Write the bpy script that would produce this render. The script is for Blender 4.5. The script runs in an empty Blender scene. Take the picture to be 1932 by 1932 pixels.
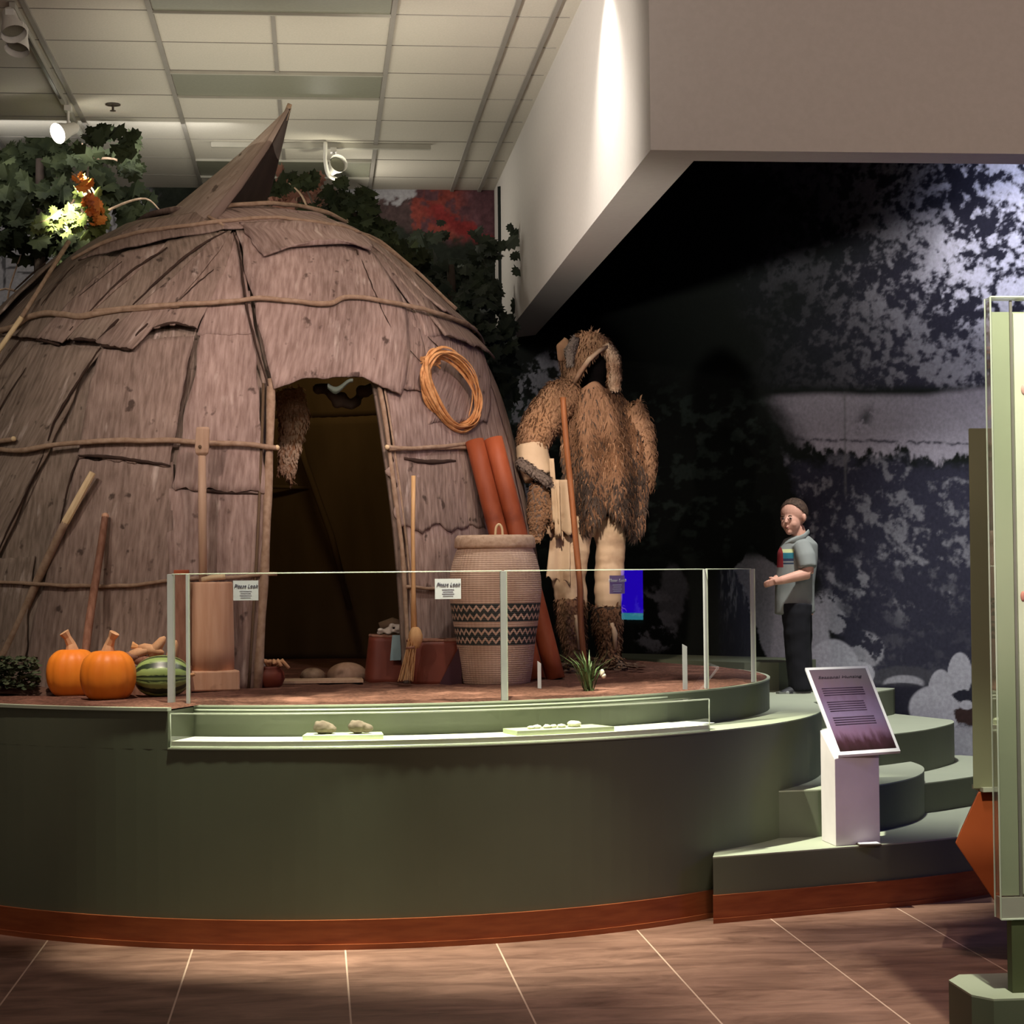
import bpy, bmesh, math, random
import numpy as np
from mathutils import Vector, Matrix, noise as mnoise
random.seed(7); np.random.seed(7)
SC = bpy.context.scene
COL = SC.collection
PI = math.pi
rad = math.radians

# ------------------------------------------------------------------ camera
F = 3780.0; EYE = 1.5
def nrm(v):
    l = math.sqrt(sum(c*c for c in v)); return tuple(c/l for c in v)
def cross(a, b): return (a[1]*b[2]-a[2]*b[1], a[2]*b[0]-a[0]*b[2], a[0]*b[1]-a[1]*b[0])
AY = nrm((-369, -120, -3780)); AX = nrm((1, .007, -(369+.84)/3780)); AZ = cross(AX, AY)
cd = bpy.data.cameras.new('camera'); cam = bpy.data.objects.new('camera', cd); COL.objects.link(cam)
cd.sensor_width = 36; cd.sensor_fit = 'HORIZONTAL'; cd.lens = 36*F/1932; cd.clip_start = .05; cd.clip_end = 100
cam.matrix_world = Matrix(((AX[0], AX[1], AX[2], 0), (AY[0], AY[1], AY[2], 0), (AZ[0], AZ[1], AZ[2], EYE), (0, 0, 0, 1)))
SC.camera = cam
# measured points of the photograph turned into places in the room
def ray(x, y):
    c = (x-966, 966-y, -F); return [sum(a*b for a, b in zip(r, c)) for r in (AX, AY, AZ)]
def PY(x, y, Y):
    r = ray(x, y); t = Y/r[1]; return Vector((r[0]*t, Y, EYE+r[2]*t))
def PZ(x, y, z):
    r = ray(x, y); t = (z-EYE)/r[2]; return Vector((r[0]*t, r[1]*t, z))

# ------------------------------------------------------------------ world, lights, exposure
SC.view_settings.view_transform = 'Standard'; SC.view_settings.look = 'None'
SC.view_settings.gamma = 1; SC.view_settings.exposure = 0; SC.view_settings.use_curve_mapping = False
w = bpy.data.worlds.new('world'); SC.world = w; w.use_nodes = True
w.node_tree.nodes['Background'].inputs[0].default_value = (.8, .72, .65, 1)
w.node_tree.nodes['Background'].inputs[1].default_value = .02
def aim(o, target):
    d = Vector(target)-Vector(o.location); o.rotation_euler = d.to_track_quat('-Z', 'Y').to_euler()
def spot(name, loc, target, power, col, size=40, blend=.6, r=.05):
    l = bpy.data.lights.new(name, 'SPOT'); l.energy = power; l.color = col
    l.spot_size = rad(size); l.spot_blend = blend; l.shadow_soft_size = r
    o = bpy.data.objects.new(name, l); COL.objects.link(o); o.location = loc; aim(o, target); return o
def area(name, loc, target, power, col, sx, sy):
    l = bpy.data.lights.new(name, 'AREA'); l.energy = power; l.color = col; l.shape = 'RECTANGLE'; l.size = sx; l.size_y = sy
    o = bpy.data.objects.new(name, l); COL.objects.link(o); o.location = loc; aim(o, target); return o
WARM = (1, .80, .70); CREAM = (1, .93, .80); COOL = (.75, .80, 1)
area('ceiling_glow_rear', (-3.2, 2.8, 4.15), (-2.0, 7.0, 0), 52, (1, .80, .70), 4, 3)
spot('floor_spot', (1.9, 6.0, 4.2), (1.7, 7.5, 0), 330, (1, .78, .68), 46, 1, .3)
spot('floor_spot_left', (-.6, 6.6, 4.2), (-.5, 7.2, 0), 8, (1, .76, .66), 60, 1, .3)
spot('key_spot', (-1.9, 5.6, 4.2), (.1, 9.9, 2.45), 270, (1, .78, .71), 40, .9, .05)
spot('wigwam_spot_right', (.9, 6.6, 4.2), (.1, 9.9, 2.6), 260, (1, .75, .70), 36, .9, .06)
spot('fur_spot', (.6, 6.3, 4.15), (1.5, 10.9, 1.9), 950, (1, .80, .64), 15, .8, .05)
spot('bulkhead_spot', (1.10, 8.85, 4.28), (1.25, 8.8, 2.0), 150, (1, .92, .84), 95, 1, .04)
spot('unseen_bulkhead_fill', (-1.5, 6.2, 2.6), (1.4, 9.6, 3.7), 1400, (1, .92, .82), 40, 1, .15)  # no lamp hangs here; added to brighten bulkhead side and underside
spot('unseen_bulkhead_front_fill', (3.4, 2.6, 3.9), (3.2, 7.74, 4.1), 390, (1, .76, .64), 80, 1, .5)  # added out of view to brighten the bulkhead front
spot('case_spot', (.65, 8.0, 4.28), (.65, 8.32, .8), 1700, (1, 1, .76), 38, .9, .04)
spot('case_spot_left', (-.30, 7.9, 4.28), (-.30, 8.26, .8), 1100, (1, 1, .76), 24, .7, .04)
spot('pumpkin_spot', (-1.0, 7.8, 4.28), (-1.0, 9.0, .95), 420, (1, .85, .70), 26, .9, .04)
spot('step_spot', (.35, 8.3, 4.25), (2.12, 9.1, .3), 1900, (1, 1, .80), 24, .9, .04)
spot('mural_spot', (3.3, 9.2, 4.1), (4.3, 10.55, 3.35), 190, COOL, 75, 1, .1)
spot('stair_spot', (2.9, 10.1, 4.15), (3.25, 10.75, .6), 700, (.92, .92, .88), 62, 1, .08)
spot('tree_spot', (-1.34, 12.2, 4.0), (-1.55, 12.9, 3.35), 60, (1, .93, .70), 60, .8, .03)
area('unseen_bulkhead_fill_far', (.1, 13.9, 4.0), (1.32, 13.6, 3.6), 7, (1, .93, .80), .5, .3)  # one-sided light added in mid-air for the far bulkhead face
spot('unseen_stand_fill', (.5, -3.4, 4.1), (2.36, 9.0, .62), 1500, (1, .76, .80), 5.2, 1, .08)  # narrow fill added behind the camera for the pedestal front
spot('leaf_tip_spot', (-1.52, 11.7, 3.98), (-1.50, 12.3, 3.68), 330, (1, .95, .72), 24, .8, .02)
spot('added_wigwam_fill_left', (-2.6, 6.6, 4.2), (-1.5, 9.9, 1.9), 150, (1, .88, .76), 46, 1, .08)  # fill added to lift the bark on the left
spot('sprinkler_glow', (-1.36, 12.0, 4.02), (-1.12, 12.15, 4.32), 1.6, (1, .95, .80), 120, .6, .02)
area('unseen_ceiling_fill_near', (-.3, 6.5, 3.72), (-.3, 9.3, 4.5), 12, (1, .90, .80), 2.0, .8)  # upward fill added just above the frame to brighten the near ceiling
area('unseen_ceiling_fill', (-.2, 11.6, 3.72), (-.2, 11.7, 4.4), 19, (1, .94, .78), 1.8, 3.6)  # added mid-air light facing up, unseen from below, in place of bounce
area('back_wall_wash', (-1.6, 12.4, 4.15), (-1.6, 14.6, 3.2), 12, (1, .97, .92), 2.2, .3)
spot('tree_spot_centre', (.25, 12.9, 3.95), (-.1, 13.2, 4.3), 7, (1, .95, .75), 120, .9, .02)
pl = bpy.data.lights.new('added_lodge_fill', 'POINT'); pl.energy = 10; pl.color = (1, .74, .30); pl.shadow_soft_size = .1  # no fixture in the lodge; point light added to lift its interior
po = bpy.data.objects.new('added_lodge_fill', pl); COL.objects.link(po); po.location = (-.2, 11.5, 2.95)

# ------------------------------------------------------------------ helpers
ORG = {}
def link(name, me, mat=None, parent=None, smooth=False, loc=None):
    o = bpy.data.objects.new(name, me); COL.objects.link(o)
    if mat is not None:
        for m in (mat if isinstance(mat, (list, tuple)) else [mat]): me.materials.append(m)
    if smooth: me.shade_smooth()
    if parent is not None:
        org = ORG[parent.name]; o.parent = parent
        me.transform(Matrix.Translation(-org)); ORG[o.name] = org
    else:
        org = Vector(loc) if loc is not None else Vector((0, 0, 0))
        if loc is not None:
            me.transform(Matrix.Translation(-org)); o.location = org
        ORG[o.name] = org
    return o
def thing(name, label, cat, loc, group=None):
    o = bpy.data.objects.new(name, None); COL.objects.link(o); o.empty_display_size = .05
    o.location = loc; ORG[o.name] = Vector(loc); tag(o, label, cat, group); return o
def tag(o, label, cat, group=None, kind=None):
    o['label'] = label; o['category'] = cat
    if group: o['group'] = group
    if kind: o['kind'] = kind
    return o
def struct(o): o['kind'] = 'structure'; return o
def dup(root, delta=(0, 0, 0), rotz=0, label=None, group=None):
    r = root.copy(); COL.objects.link(r); r.location = Vector(root.location)+Vector(delta)
    r.rotation_euler = (0, 0, rotz)
    if label: r['label'] = label
    if group: r['group'] = group
    for ch in list(root.children):
        c = ch.copy(); COL.objects.link(c); c.parent = r
        for g in list(ch.children):
            d = g.copy(); COL.objects.link(d); d.parent = c
    return r
class MB:
    def __init__(s): s.v = []; s.f = []
    def add(s, vs, fs):
        b = len(s.v); s.v += [tuple(v) for v in vs]; s.f += [tuple(i+b for i in f) for f in fs]; return s
    def box(s, a, b):
        x0, y0, z0 = a; x1, y1, z1 = b
        return s.add([(x0,y0,z0),(x1,y0,z0),(x1,y1,z0),(x0,y1,z0),(x0,y0,z1),(x1,y0,z1),(x1,y1,z1),(x0,y1,z1)],
              [(0,3,2,1),(4,5,6,7),(0,1,5,4),(1,2,6,5),(2,3,7,6),(3,0,4,7)])
    def obox(s, c, ux, uy, uz):   # centre and three half axes
        c = Vector(c); ux, uy, uz = Vector(ux), Vector(uy), Vector(uz); vs = []
        for k in (-1, 1):
            for (i, j) in ((-1,-1),(1,-1),(1,1),(-1,1)): vs.append(c+ux*i+uy*j+uz*k)
        return s.add(vs, [(0,3,2,1),(4,5,6,7),(0,1,5,4),(1,2,6,5),(2,3,7,6),(3,0,4,7)])
    def tube(s, pts, rs, n=10, cap=True, flat=1.0, up=None):
        pts = [Vector(p) for p in pts]
        if not hasattr(rs, '__len__'): rs = [rs]*len(pts)
        vs = []; prev = None
        for i, p in enumerate(pts):
            a = pts[max(i-1, 0)]; b = pts[min(i+1, len(pts)-1)]; t = (b-a).normalized()
            if prev is None:
                u = Vector(up) if up else (Vector((0, 0, 1)) if abs(t.z) < .9 else Vector((0, 1, 0)))
                x = (u - t*u.dot(t)).normalized()
            else: x = (prev - t*prev.dot(t)).normalized()
            prev = x; y = t.cross(x)
            for k in range(n):
                q = 2*PI*k/n; vs.append(p+x*math.cos(q)*rs[i]+y*math.sin(q)*rs[i]*flat)
        fs = []
        for i in range(len(pts)-1):
            for k in range(n):
                k2 = (k+1) % n; fs.append((i*n+k, i*n+k2, (i+1)*n+k2, (i+1)*n+k))
        if cap: fs.append(tuple(range(n-1, -1, -1))); m = (len(pts)-1)*n; fs.append(tuple(m+k for k in range(n)))
        return s.add(vs, fs)
    def lathe(s, prof, c=(0, 0, 0), n=32, sx=1, sy=1, wob=None):
        c = Vector(c); vs = []; fs = []
        for (r, z) in prof:
            for k in range(n):
                q = 2*PI*k/n; rr = r*(wob(q, z) if wob else 1)
                vs.append((c.x+math.cos(q)*rr*sx, c.y+math.sin(q)*rr*sy, c.z+z))
        for i in range(len(prof)-1):
            for k in range(n):
                k2 = (k+1) % n; fs.append((i*n+k, i*n+k2, (i+1)*n+k2, (i+1)*n+k))
        fs.append(tuple(range(n-1, -1, -1))); m = (len(prof)-1)*n; fs.append(tuple(m+k for k in range(n)))
        return s.add(vs, fs)
    def ell(s, c, r, n=20, m=12, rot=None):
        c = Vector(c); vs = []; fs = []
        for i in range(m+1):
            a = PI*(i+.0001)/(m+.0002)
            for k in range(n):
                q = 2*PI*k/n; p = Vector((r[0]*math.sin(a)*math.cos(q), r[1]*math.sin(a)*math.sin(q), r[2]*math.cos(a)))
                if rot: p = rot @ p
                vs.append(c+p)
        for i in range(m):
            for k in range(n):
                k2 = (k+1) % n; fs.append((i*n+k, (i+1)*n+k, (i+1)*n+k2, i*n+k2))
        return s.add(vs, fs)
    def prism(s, poly, z0, z1):
        n = len(poly); vs = [(p[0], p[1], z0) for p in poly]+[(p[0], p[1], z1) for p in poly]
        fs = [tuple(range(n-1, -1, -1)), tuple(range(n, 2*n))]+[(i, (i+1) % n, n+(i+1) % n, n+i) for i in range(n)]
        return s.add(vs, fs)
    def slab(s, pts, off):        # any planar polygon given a thickness vector
        n = len(pts); off = Vector(off); vs = [Vector(p) for p in pts]+[Vector(p)+off for p in pts]
        fs = [tuple(range(n-1, -1, -1)), tuple(range(n, 2*n))]+[(i, (i+1) % n, n+(i+1) % n, n+i) for i in range(n)]
        return s.add(vs, fs)
    def grid(s, fn, nu, nv, closed=False):
        vs = [fn(i/(nu-1 if not closed else nu), j/(nv-1)) for j in range(nv) for i in range(nu)]; fs = []
        for j in range(nv-1):
            for i in range(nu if closed else nu-1):
                i2 = (i+1) % nu; fs.append((j*nu+i, j*nu+i2, (j+1)*nu+i2, (j+1)*nu+i))
        return s.add(vs, fs)
    def mesh(s, name='m'):
        me = bpy.data.meshes.new(name); me.from_pydata(s.v, [], s.f); me.update()
        bm = bmesh.new(); bm.from_mesh(me); bmesh.ops.recalc_face_normals(bm, faces=bm.faces); bm.to_mesh(me); bm.free(); return me
    def build(s, name, mat=None, parent=None, smooth=False, loc=None):
        return link(name, s.mesh(name), mat, parent, smooth, loc)
def bevel(o, wd=.004, seg=2):
    m = o.modifiers.new('bevel', 'BEVEL'); m.width = wd; m.segments = seg; m.limit_method = 'ANGLE'; return o
def solid(o, t, off=0):
    m = o.modifiers.new('solid', 'SOLIDIFY'); m.thickness = t; m.offset = off; return o
def fuse(mb, name, mat, parent, voxel=.008, it=6, loc=None, disp=None):
    o = mb.build(name+'_tmp', None)
    m = o.modifiers.new('r', 'REMESH'); m.mode = 'VOXEL'; m.voxel_size = voxel
    if it:
        m2 = o.modifiers.new('s', 'SMOOTH'); m2.iterations = it; m2.factor = .5
    dg = bpy.context.evaluated_depsgraph_get(); dg.update()
    me = bpy.data.meshes.new_from_object(o.evaluated_get(dg)); bpy.data.objects.remove(o)
    if disp:
        for v in me.vertices: v.co += v.normal*disp(v.co)
    return link(name, me, mat, parent, True, loc)
def catmull(pts, k=8):
    P = [Vector(p) for p in pts]; out = []
    for i in range(len(P)-1):
        a = P[max(i-1, 0)]; b = P[i]; c = P[i+1]; d = P[min(i+2, len(P)-1)]
        for j in range(k):
            t = j/k; out.append(.5*((2*b)+(c-a)*t+(2*a-5*b+4*c-d)*t*t+(3*b-a-3*c+d)*t**3))
    return out+[P[-1]]
def interp(x, xs, ys):
    return float(np.interp(x, xs, ys))
def jit(p, a): return Vector(p)+Vector((random.uniform(-a, a), random.uniform(-a, a), random.uniform(-a, a)))
def text(name, s, size, mtx, mat, parent, ext=.0006):
    c = bpy.data.curves.new(name, 'FONT'); c.body = s; c.size = size; c.extrude = ext; c.align_x = 'CENTER'; c.align_y = 'CENTER'; c.shear = .35
    o = bpy.data.objects.new(name+'_t', c); COL.objects.link(o)
    dg = bpy.context.evaluated_depsgraph_get(); dg.update()
    me = bpy.data.meshes.new_from_object(o.evaluated_get(dg)); bpy.data.objects.remove(o)
    me.transform(mtx); me.materials.clear(); return link(name, me, mat, parent)

# ------------------------------------------------------------------ materials
def mat(name, c1, c2=None, scale=6, rough=.7, bump=0, stretch=(1, 1, 1), coord='Object', metal=0, detail=6, lo=.35, hi=.65, spec=.3, c3=None, s3=2, w3=(.55, .65)):
    m = bpy.data.materials.new(name); m.use_nodes = True; nt = m.node_tree; N = nt.nodes; L = nt.links
    b = N['Principled BSDF']; b.inputs['Roughness'].default_value = rough; b.inputs['Metallic'].default_value = metal
    b.inputs['Specular IOR Level'].default_value = spec; b.inputs['Base Color'].default_value = (*c1, 1)
    if c2 is None: c2 = tuple(x*.9 for x in c1)
    tc = N.new('ShaderNodeTexCoord'); mp = N.new('ShaderNodeMapping'); mp.inputs['Scale'].default_value = stretch
    L.new(tc.outputs[coord], mp.inputs[0])
    no = N.new('ShaderNodeTexNoise'); no.inputs['Scale'].default_value = scale; no.inputs['Detail'].default_value = detail
    L.new(mp.outputs[0], no.inputs[0]); r = N.new('ShaderNodeValToRGB')
    r.color_ramp.elements[0].position = lo; r.color_ramp.elements[0].color = (*c1, 1)
    r.color_ramp.elements[1].position = hi; r.color_ramp.elements[1].color = (*c2, 1)
    L.new(no.outputs[0], r.inputs[0]); out = r.outputs[0]
    if c3:
        n3 = N.new('ShaderNodeTexNoise'); n3.inputs['Scale'].default_value = s3; n3.inputs['Detail'].default_value = 4
        L.new(tc.outputs[coord], n3.inputs[0]); r3 = N.new('ShaderNodeMapRange'); r3.inputs[1].default_value = w3[0]; r3.inputs[2].default_value = w3[1]
        L.new(n3.outputs[0], r3.inputs[0]); mx = N.new('ShaderNodeMix'); mx.data_type = 'RGBA'
        L.new(r3.outputs[0], mx.inputs[0]); L.new(out, mx.inputs[6]); mx.inputs[7].default_value = (*c3, 1); out = mx.outputs[2]
    L.new(out, b.inputs['Base Color'])
    if bump:
        bp = N.new('ShaderNodeBump'); bp.inputs['Strength'].default_value = bump; bp.inputs['Distance'].default_value = .01
        L.new(no.outputs[0], bp.inputs['Height']); L.new(bp.outputs[0], b.inputs['Normal'])
    return m
def acrylic(name, tint=.93, rough=.02, refl=1.0, col=None):
    m = bpy.data.materials.new(name); m.use_nodes = True; nt = m.node_tree; N = nt.nodes; L = nt.links
    N.remove(N['Principled BSDF']); t = N.new('ShaderNodeBsdfTransparent'); t.inputs[0].default_value = (*(col or (tint, tint, tint)), 1)
    g = N.new('ShaderNodeBsdfGlossy'); g.inputs['Roughness'].default_value = rough; g.inputs[0].default_value = (1, 1, 1, 1)
    lw = N.new('ShaderNodeLayerWeight'); lw.inputs[0].default_value = .5; pw = N.new('ShaderNodeMath'); pw.operation = 'POWER'; pw.inputs[1].default_value = 4.5; L.new(lw.outputs['Facing'], pw.inputs[0])
    f = N.new('ShaderNodeMath'); f.operation = 'MULTIPLY_ADD'; f.inputs[1].default_value = .93; f.inputs[2].default_value = .07; L.new(pw.outputs[0], f.inputs[0]); x = N.new('ShaderNodeMixShader')
    mm = N.new('ShaderNodeMath'); mm.operation = 'MULTIPLY'; mm.inputs[1].default_value = refl
    L.new(f.outputs[0], mm.inputs[0]); L.new(mm.outputs[0], x.inputs[0])
    L.new(t.outputs[0], x.inputs[1]); L.new(g.outputs[0], x.inputs[2]); L.new(x.outputs[0], N['Material Output'].inputs[0]); return m
def halfclear(name, col, alpha):
    m = mat(name, col, rough=.25, spec=.6); m.node_tree.nodes['Principled BSDF'].inputs['Alpha'].default_value = alpha; return m
def emis(name, col, s):
    m = bpy.data.materials.new(name); m.use_nodes = True; b = m.node_tree.nodes['Principled BSDF']
    b.inputs['Base Color'].default_value = (*[c*.3 for c in col], 1)
    b.inputs['Emission Color'].default_value = (*col, 1); b.inputs['Emission Strength'].default_value = s; return m

M = {}
M['green'] = mat('sage_green_shaded', (.115, .128, .085), (.122, .136, .09), 3, .6, .02)  # upright faces: the paint darkened to hold their shade
M['greenlit'] = mat('sage_green_lit', (.37, .40, .30), (.35, .38, .285), 3, .6, .02)  # tops: same paint lightened to hold the light falling on them
M['cherry'] = mat('cherry_wood', (.22, .055, .02), (.30, .085, .03), 3, .35, 0, (2, 2, 14))
M['soil'] = mat('brown_soil', (.07, .026, .016), (.16, .068, .045), 60, .95, 1.0, c3=(.22, .10, .07), s3=5)
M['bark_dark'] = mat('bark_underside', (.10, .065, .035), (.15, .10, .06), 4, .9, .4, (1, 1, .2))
M['pole'] = mat('hoop_pole_bark', (.30, .20, .13), (.42, .30, .21), 30, .85, .5)
M['cutwood'] = mat('fresh_cut_wood', (.74, .56, .32), (.84, .66, .40), 12, .6, .2, (4, 4, .6))
M['palewood'] = mat('pale_planed_wood', (.50, .33, .22), (.58, .40, .28), 9, .6, .1, (5, 5, .5))
M['logwood'] = mat('peeled_log_wood', (.60, .33, .20), (.72, .44, .29), 5, .65, .25, (6, 6, .6), c3=(.18, .07, .04), s3=5, w3=(.64, .74))
M['redbark'] = mat('red_stick_bark', (.20, .09, .055), (.30, .15, .10), 20, .8, .5, (3, 3, .6))
M['orange'] = mat('pumpkin_skin', (.78, .20, .015), (.88, .28, .03), 5, .45, .1)
M['stemtan'] = mat('dry_stem', (.50, .26, .13), (.62, .36, .2), 20, .8, .4)
M['coil'] = mat('cedar_bark_coil', (.55, .24, .08), (.78, .42, .18), 30, .6, .4, (1, 1, 1))
M['birchroll'] = mat('rolled_birch_inner_bark', (.30, .065, .022), (.38, .095, .038), 6, .55, .1, (3, 3, .6), c3=(.20, .04, .015), s3=4)
M['reddishbark'] = mat('folded_bark_vessel', (.14, .030, .016), (.21, .05, .028), 7, .5, .15)
M['basket'] = None
M['broom'] = mat('splint_broom_wood', (.62, .36, .15), (.74, .46, .22), 14, .6, .2, (5, 5, .5))
M['white'] = mat('white_card', (.75, .75, .78), rough=.5)
M['ink'] = mat('printed_ink', (.12, .12, .16), rough=.6)
M['paleink'] = mat('pale_printed_ink', (.42, .42, .48), rough=.6)
M['tileceil'] = mat('mineral_ceiling_tile', (.50, .47, .40), (.54, .50, .43), 90, .95, .08)
M['tbar'] = mat('ceiling_grid_bar', (.26, .24, .21), rough=.6)
M['lens'] = mat('dark_troffer_lens', (.20, .20, .15), (.22, .22, .165), 60, .4)
M['lampwhite'] = mat('white_lamp_metal', (.70, .68, .62), rough=.4)
M['railtan'] = mat('cream_rail_metal', (.40, .38, .32), rough=.6)
M['darkmetal'] = mat('dark_track_metal', (.05, .035, .025), rough=.5)
M['drywall'] = mat('painted_drywall', (.46, .43, .40), (.48, .45, .42), 40, .85, .04)
M['creamcase'] = mat('cream_case_lining', (.82, .84, .66), rough=.7)
M['orangelam'] = mat('orange_laminate', (.30, .062, .016), (.33, .07, .018), 8, .5)
M['stone'] = mat('grey_brown_stone', (.12, .09, .065), (.22, .175, .13), 14, .9, .6)
M['bone'] = mat('pale_bone', (.78, .76, .62), (.70, .66, .52), 12, .7, .2)
M['acrylic'] = acrylic('clear_acrylic', .97, .01, 1.0)
M['acryliccase'] = acrylic('clear_case_acrylic', .95, .02, .9)
M['edge'] = halfclear('frosted_acrylic_edge', (.62, .66, .60), .62)
M['edgelit'] = halfclear('lit_acrylic_edge', (.74, .80, .66), .5)  # pale colour stands in for light gathered along the sheet edges
M['post'] = halfclear('grey_acrylic_post', (.42, .42, .42), .82)

# bark with fibres, spots and lighter scuffs
def barkmat(name, dark, light, seed=0, pale=(.58, .48, .42)):
    m = bpy.data.materials.new(name); m.use_nodes = True; nt = m.node_tree; N = nt.nodes; L = nt.links; b = N['Principled BSDF']
    b.inputs['Roughness'].default_value = .9; b.inputs['Specular IOR Level'].default_value = .15
    tc = N.new('ShaderNodeTexCoord')
    def nz(scale, st, det=5, off=0):
        mp = N.new('ShaderNodeMapping'); mp.inputs['Scale'].default_value = st; mp.inputs['Location'].default_value = (seed*3.1+off, seed*1.7, 0)
        L.new(tc.outputs['UV'], mp.inputs[0]); n = N.new('ShaderNodeTexNoise'); n.inputs['Scale'].default_value = scale; n.inputs['Detail'].default_value = det
        L.new(mp.outputs[0], n.inputs[0]); return n.outputs[0]
    fib = nz(8, (7, 1.1, 1), 9); big = nz(3.2, (1.2, .6, 1), 5, 5); spt = nz(14, (1, .8, 1), 3, 9); scf = nz(5, (3, .7, 1), 4, 13)
    def mr(o, a, c):
        r = N.new('ShaderNodeMapRange'); r.inputs[1].default_value = a; r.inputs[2].default_value = c; L.new(o, r.inputs[0]); return r.outputs[0]
    def mix(f, a, c):
        x = N.new('ShaderNodeMix'); x.data_type = 'RGBA'; L.new(f, x.inputs[0])
        for s_, v in ((6, a), (7, c)):
            if isinstance(v, tuple): x.inputs[s_].default_value = (*v, 1)
            else: L.new(v, x.inputs[s_])
        return x.outputs[2]
    c = mix(mr(fib, .3, .66), dark, light)
    c = mix(mr(big, .35, .7), c, mix(mr(fib, .35, .7), tuple(x*.72 for x in dark), tuple(x*.8 for x in light)))
    c = mix(mr(scf, .62, .74), c, pale)
    c = mix(mr(spt, .64, .71), c, tuple(x*.42 for x in dark))
    L.new(c, b.inputs['Base Color'])
    bp = N.new('ShaderNodeBump'); bp.inputs['Strength'].default_value = .6; bp.inputs['Distance'].default_value = .012
    L.new(fib, bp.inputs['Height']); L.new(bp.outputs[0], b.inputs['Normal']); return m
M['bark'] = [barkmat('elm_bark', (.22, .155, .125), (.40, .30, .25), 0), barkmat('elm_bark_pink', (.27, .185, .155), (.46, .345, .30), 1),
             barkmat('elm_bark_grey', (.20, .15, .115), (.36, .28, .225), 2)]
def setuv(me, fn):
    uv = me.uv_layers.new(name='UVMap')
    for l in me.loops: uv.data[l.index].uv = fn(l.vertex_index)

# value noise in numpy for the printed murals
def vnoise(x, y, seed):
    rs = np.random.RandomState(seed); T = rs.rand(256, 256)
    xi = np.floor(x).astype(int); yi = np.floor(y).astype(int); fx = x-xi; fy = y-yi
    fx = fx*fx*(3-2*fx); fy = fy*fy*(3-2*fy)
    a = T[xi % 256, yi % 256]; b = T[(xi+1) % 256, yi % 256]; c = T[xi % 256, (yi+1) % 256]; d = T[(xi+1) % 256, (yi+1) % 256]
    return (a*(1-fx)+b*fx)*(1-fy)+(c*(1-fx)+d*fx)*fy
def fbm(x, y, seed, o=4, g=.55):
    s = 0; a = 1; t = 0
    for k in range(o): s = s+a*vnoise(x*2**k, y*2**k, seed+k); t += a; a *= g
    return s/t
def sst(x, a, b):
    t = np.clip((x-a)/(b-a), 0, 1); return t*t*(3-2*t)
def pixof(X, Y, Z):
    q = np.stack([X, Y, Z-EYE]); c = [sum(A[i]*0 for i in range(3)) for A in (AX,)]
    R = np.array([AX, AY, AZ]); cc = np.tensordot(R.T, q, axes=(1, 0))
    return 966+F*cc[0]/-cc[2], 966-F*cc[1]/-cc[2]
def print_mat(name):
    m = bpy.data.materials.new(name); m.use_nodes = True; nt = m.node_tree; N = nt.nodes; L = nt.links; b = N['Principled BSDF']
    b.inputs['Roughness'].default_value = .75; b.inputs['Specular IOR Level'].default_value = .12
    a = N.new('ShaderNodeAttribute'); a.attribute_name = 'picture'; tc = N.new('ShaderNodeTexCoord')
    n = N.new('ShaderNodeTexNoise'); n.inputs['Scale'].default_value = 45; n.inputs['Detail'].default_value = 5; L.new(tc.outputs['Object'], n.inputs[0])
    r = N.new('ShaderNodeMapRange'); r.inputs[1].default_value = .3; r.inputs[2].default_value = .7; r.inputs[3].default_value = .84; r.inputs[4].default_value = 1.14
    L.new(n.outputs[0], r.inputs[0]); x = N.new('ShaderNodeVectorMath'); x.operation = 'SCALE'
    L.new(a.outputs['Color'], x.inputs[0]); L.new(r.outputs[0], x.inputs[3]); L.new(x.outputs[0], b.inputs['Base Color']); return m
def printed_wall(name, fn, nu, nv, colfn, matname):
    U, V = np.meshgrid(np.linspace(0, 1, nu), np.linspace(0, 1, nv)); X, Y, Z = fn(U, V)
    co = np.stack([X, Y, Z], -1).reshape(-1, 3)
    i = np.arange(nu-1)[None, :]+np.arange(nv-1)[:, None]*nu
    f = np.stack([i, i+1, i+1+nu, i+nu], -1).reshape(-1, 4)
    me = bpy.data.meshes.new(name); me.from_pydata(co.tolist(), [], f.tolist()); me.update()
    px, py = pixof(X, Y, Z); C = colfn(U, V, X, Y, Z, px, py)
    at = me.color_attributes.new('picture', 'FLOAT_COLOR', 'POINT')
    buf = np.ones((nu*nv, 4), np.float32); buf[:, :3] = C.reshape(-1, 3); at.data.foreach_set('color', buf.ravel())
    return struct(link(name, me, print_mat(matname)))

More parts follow.
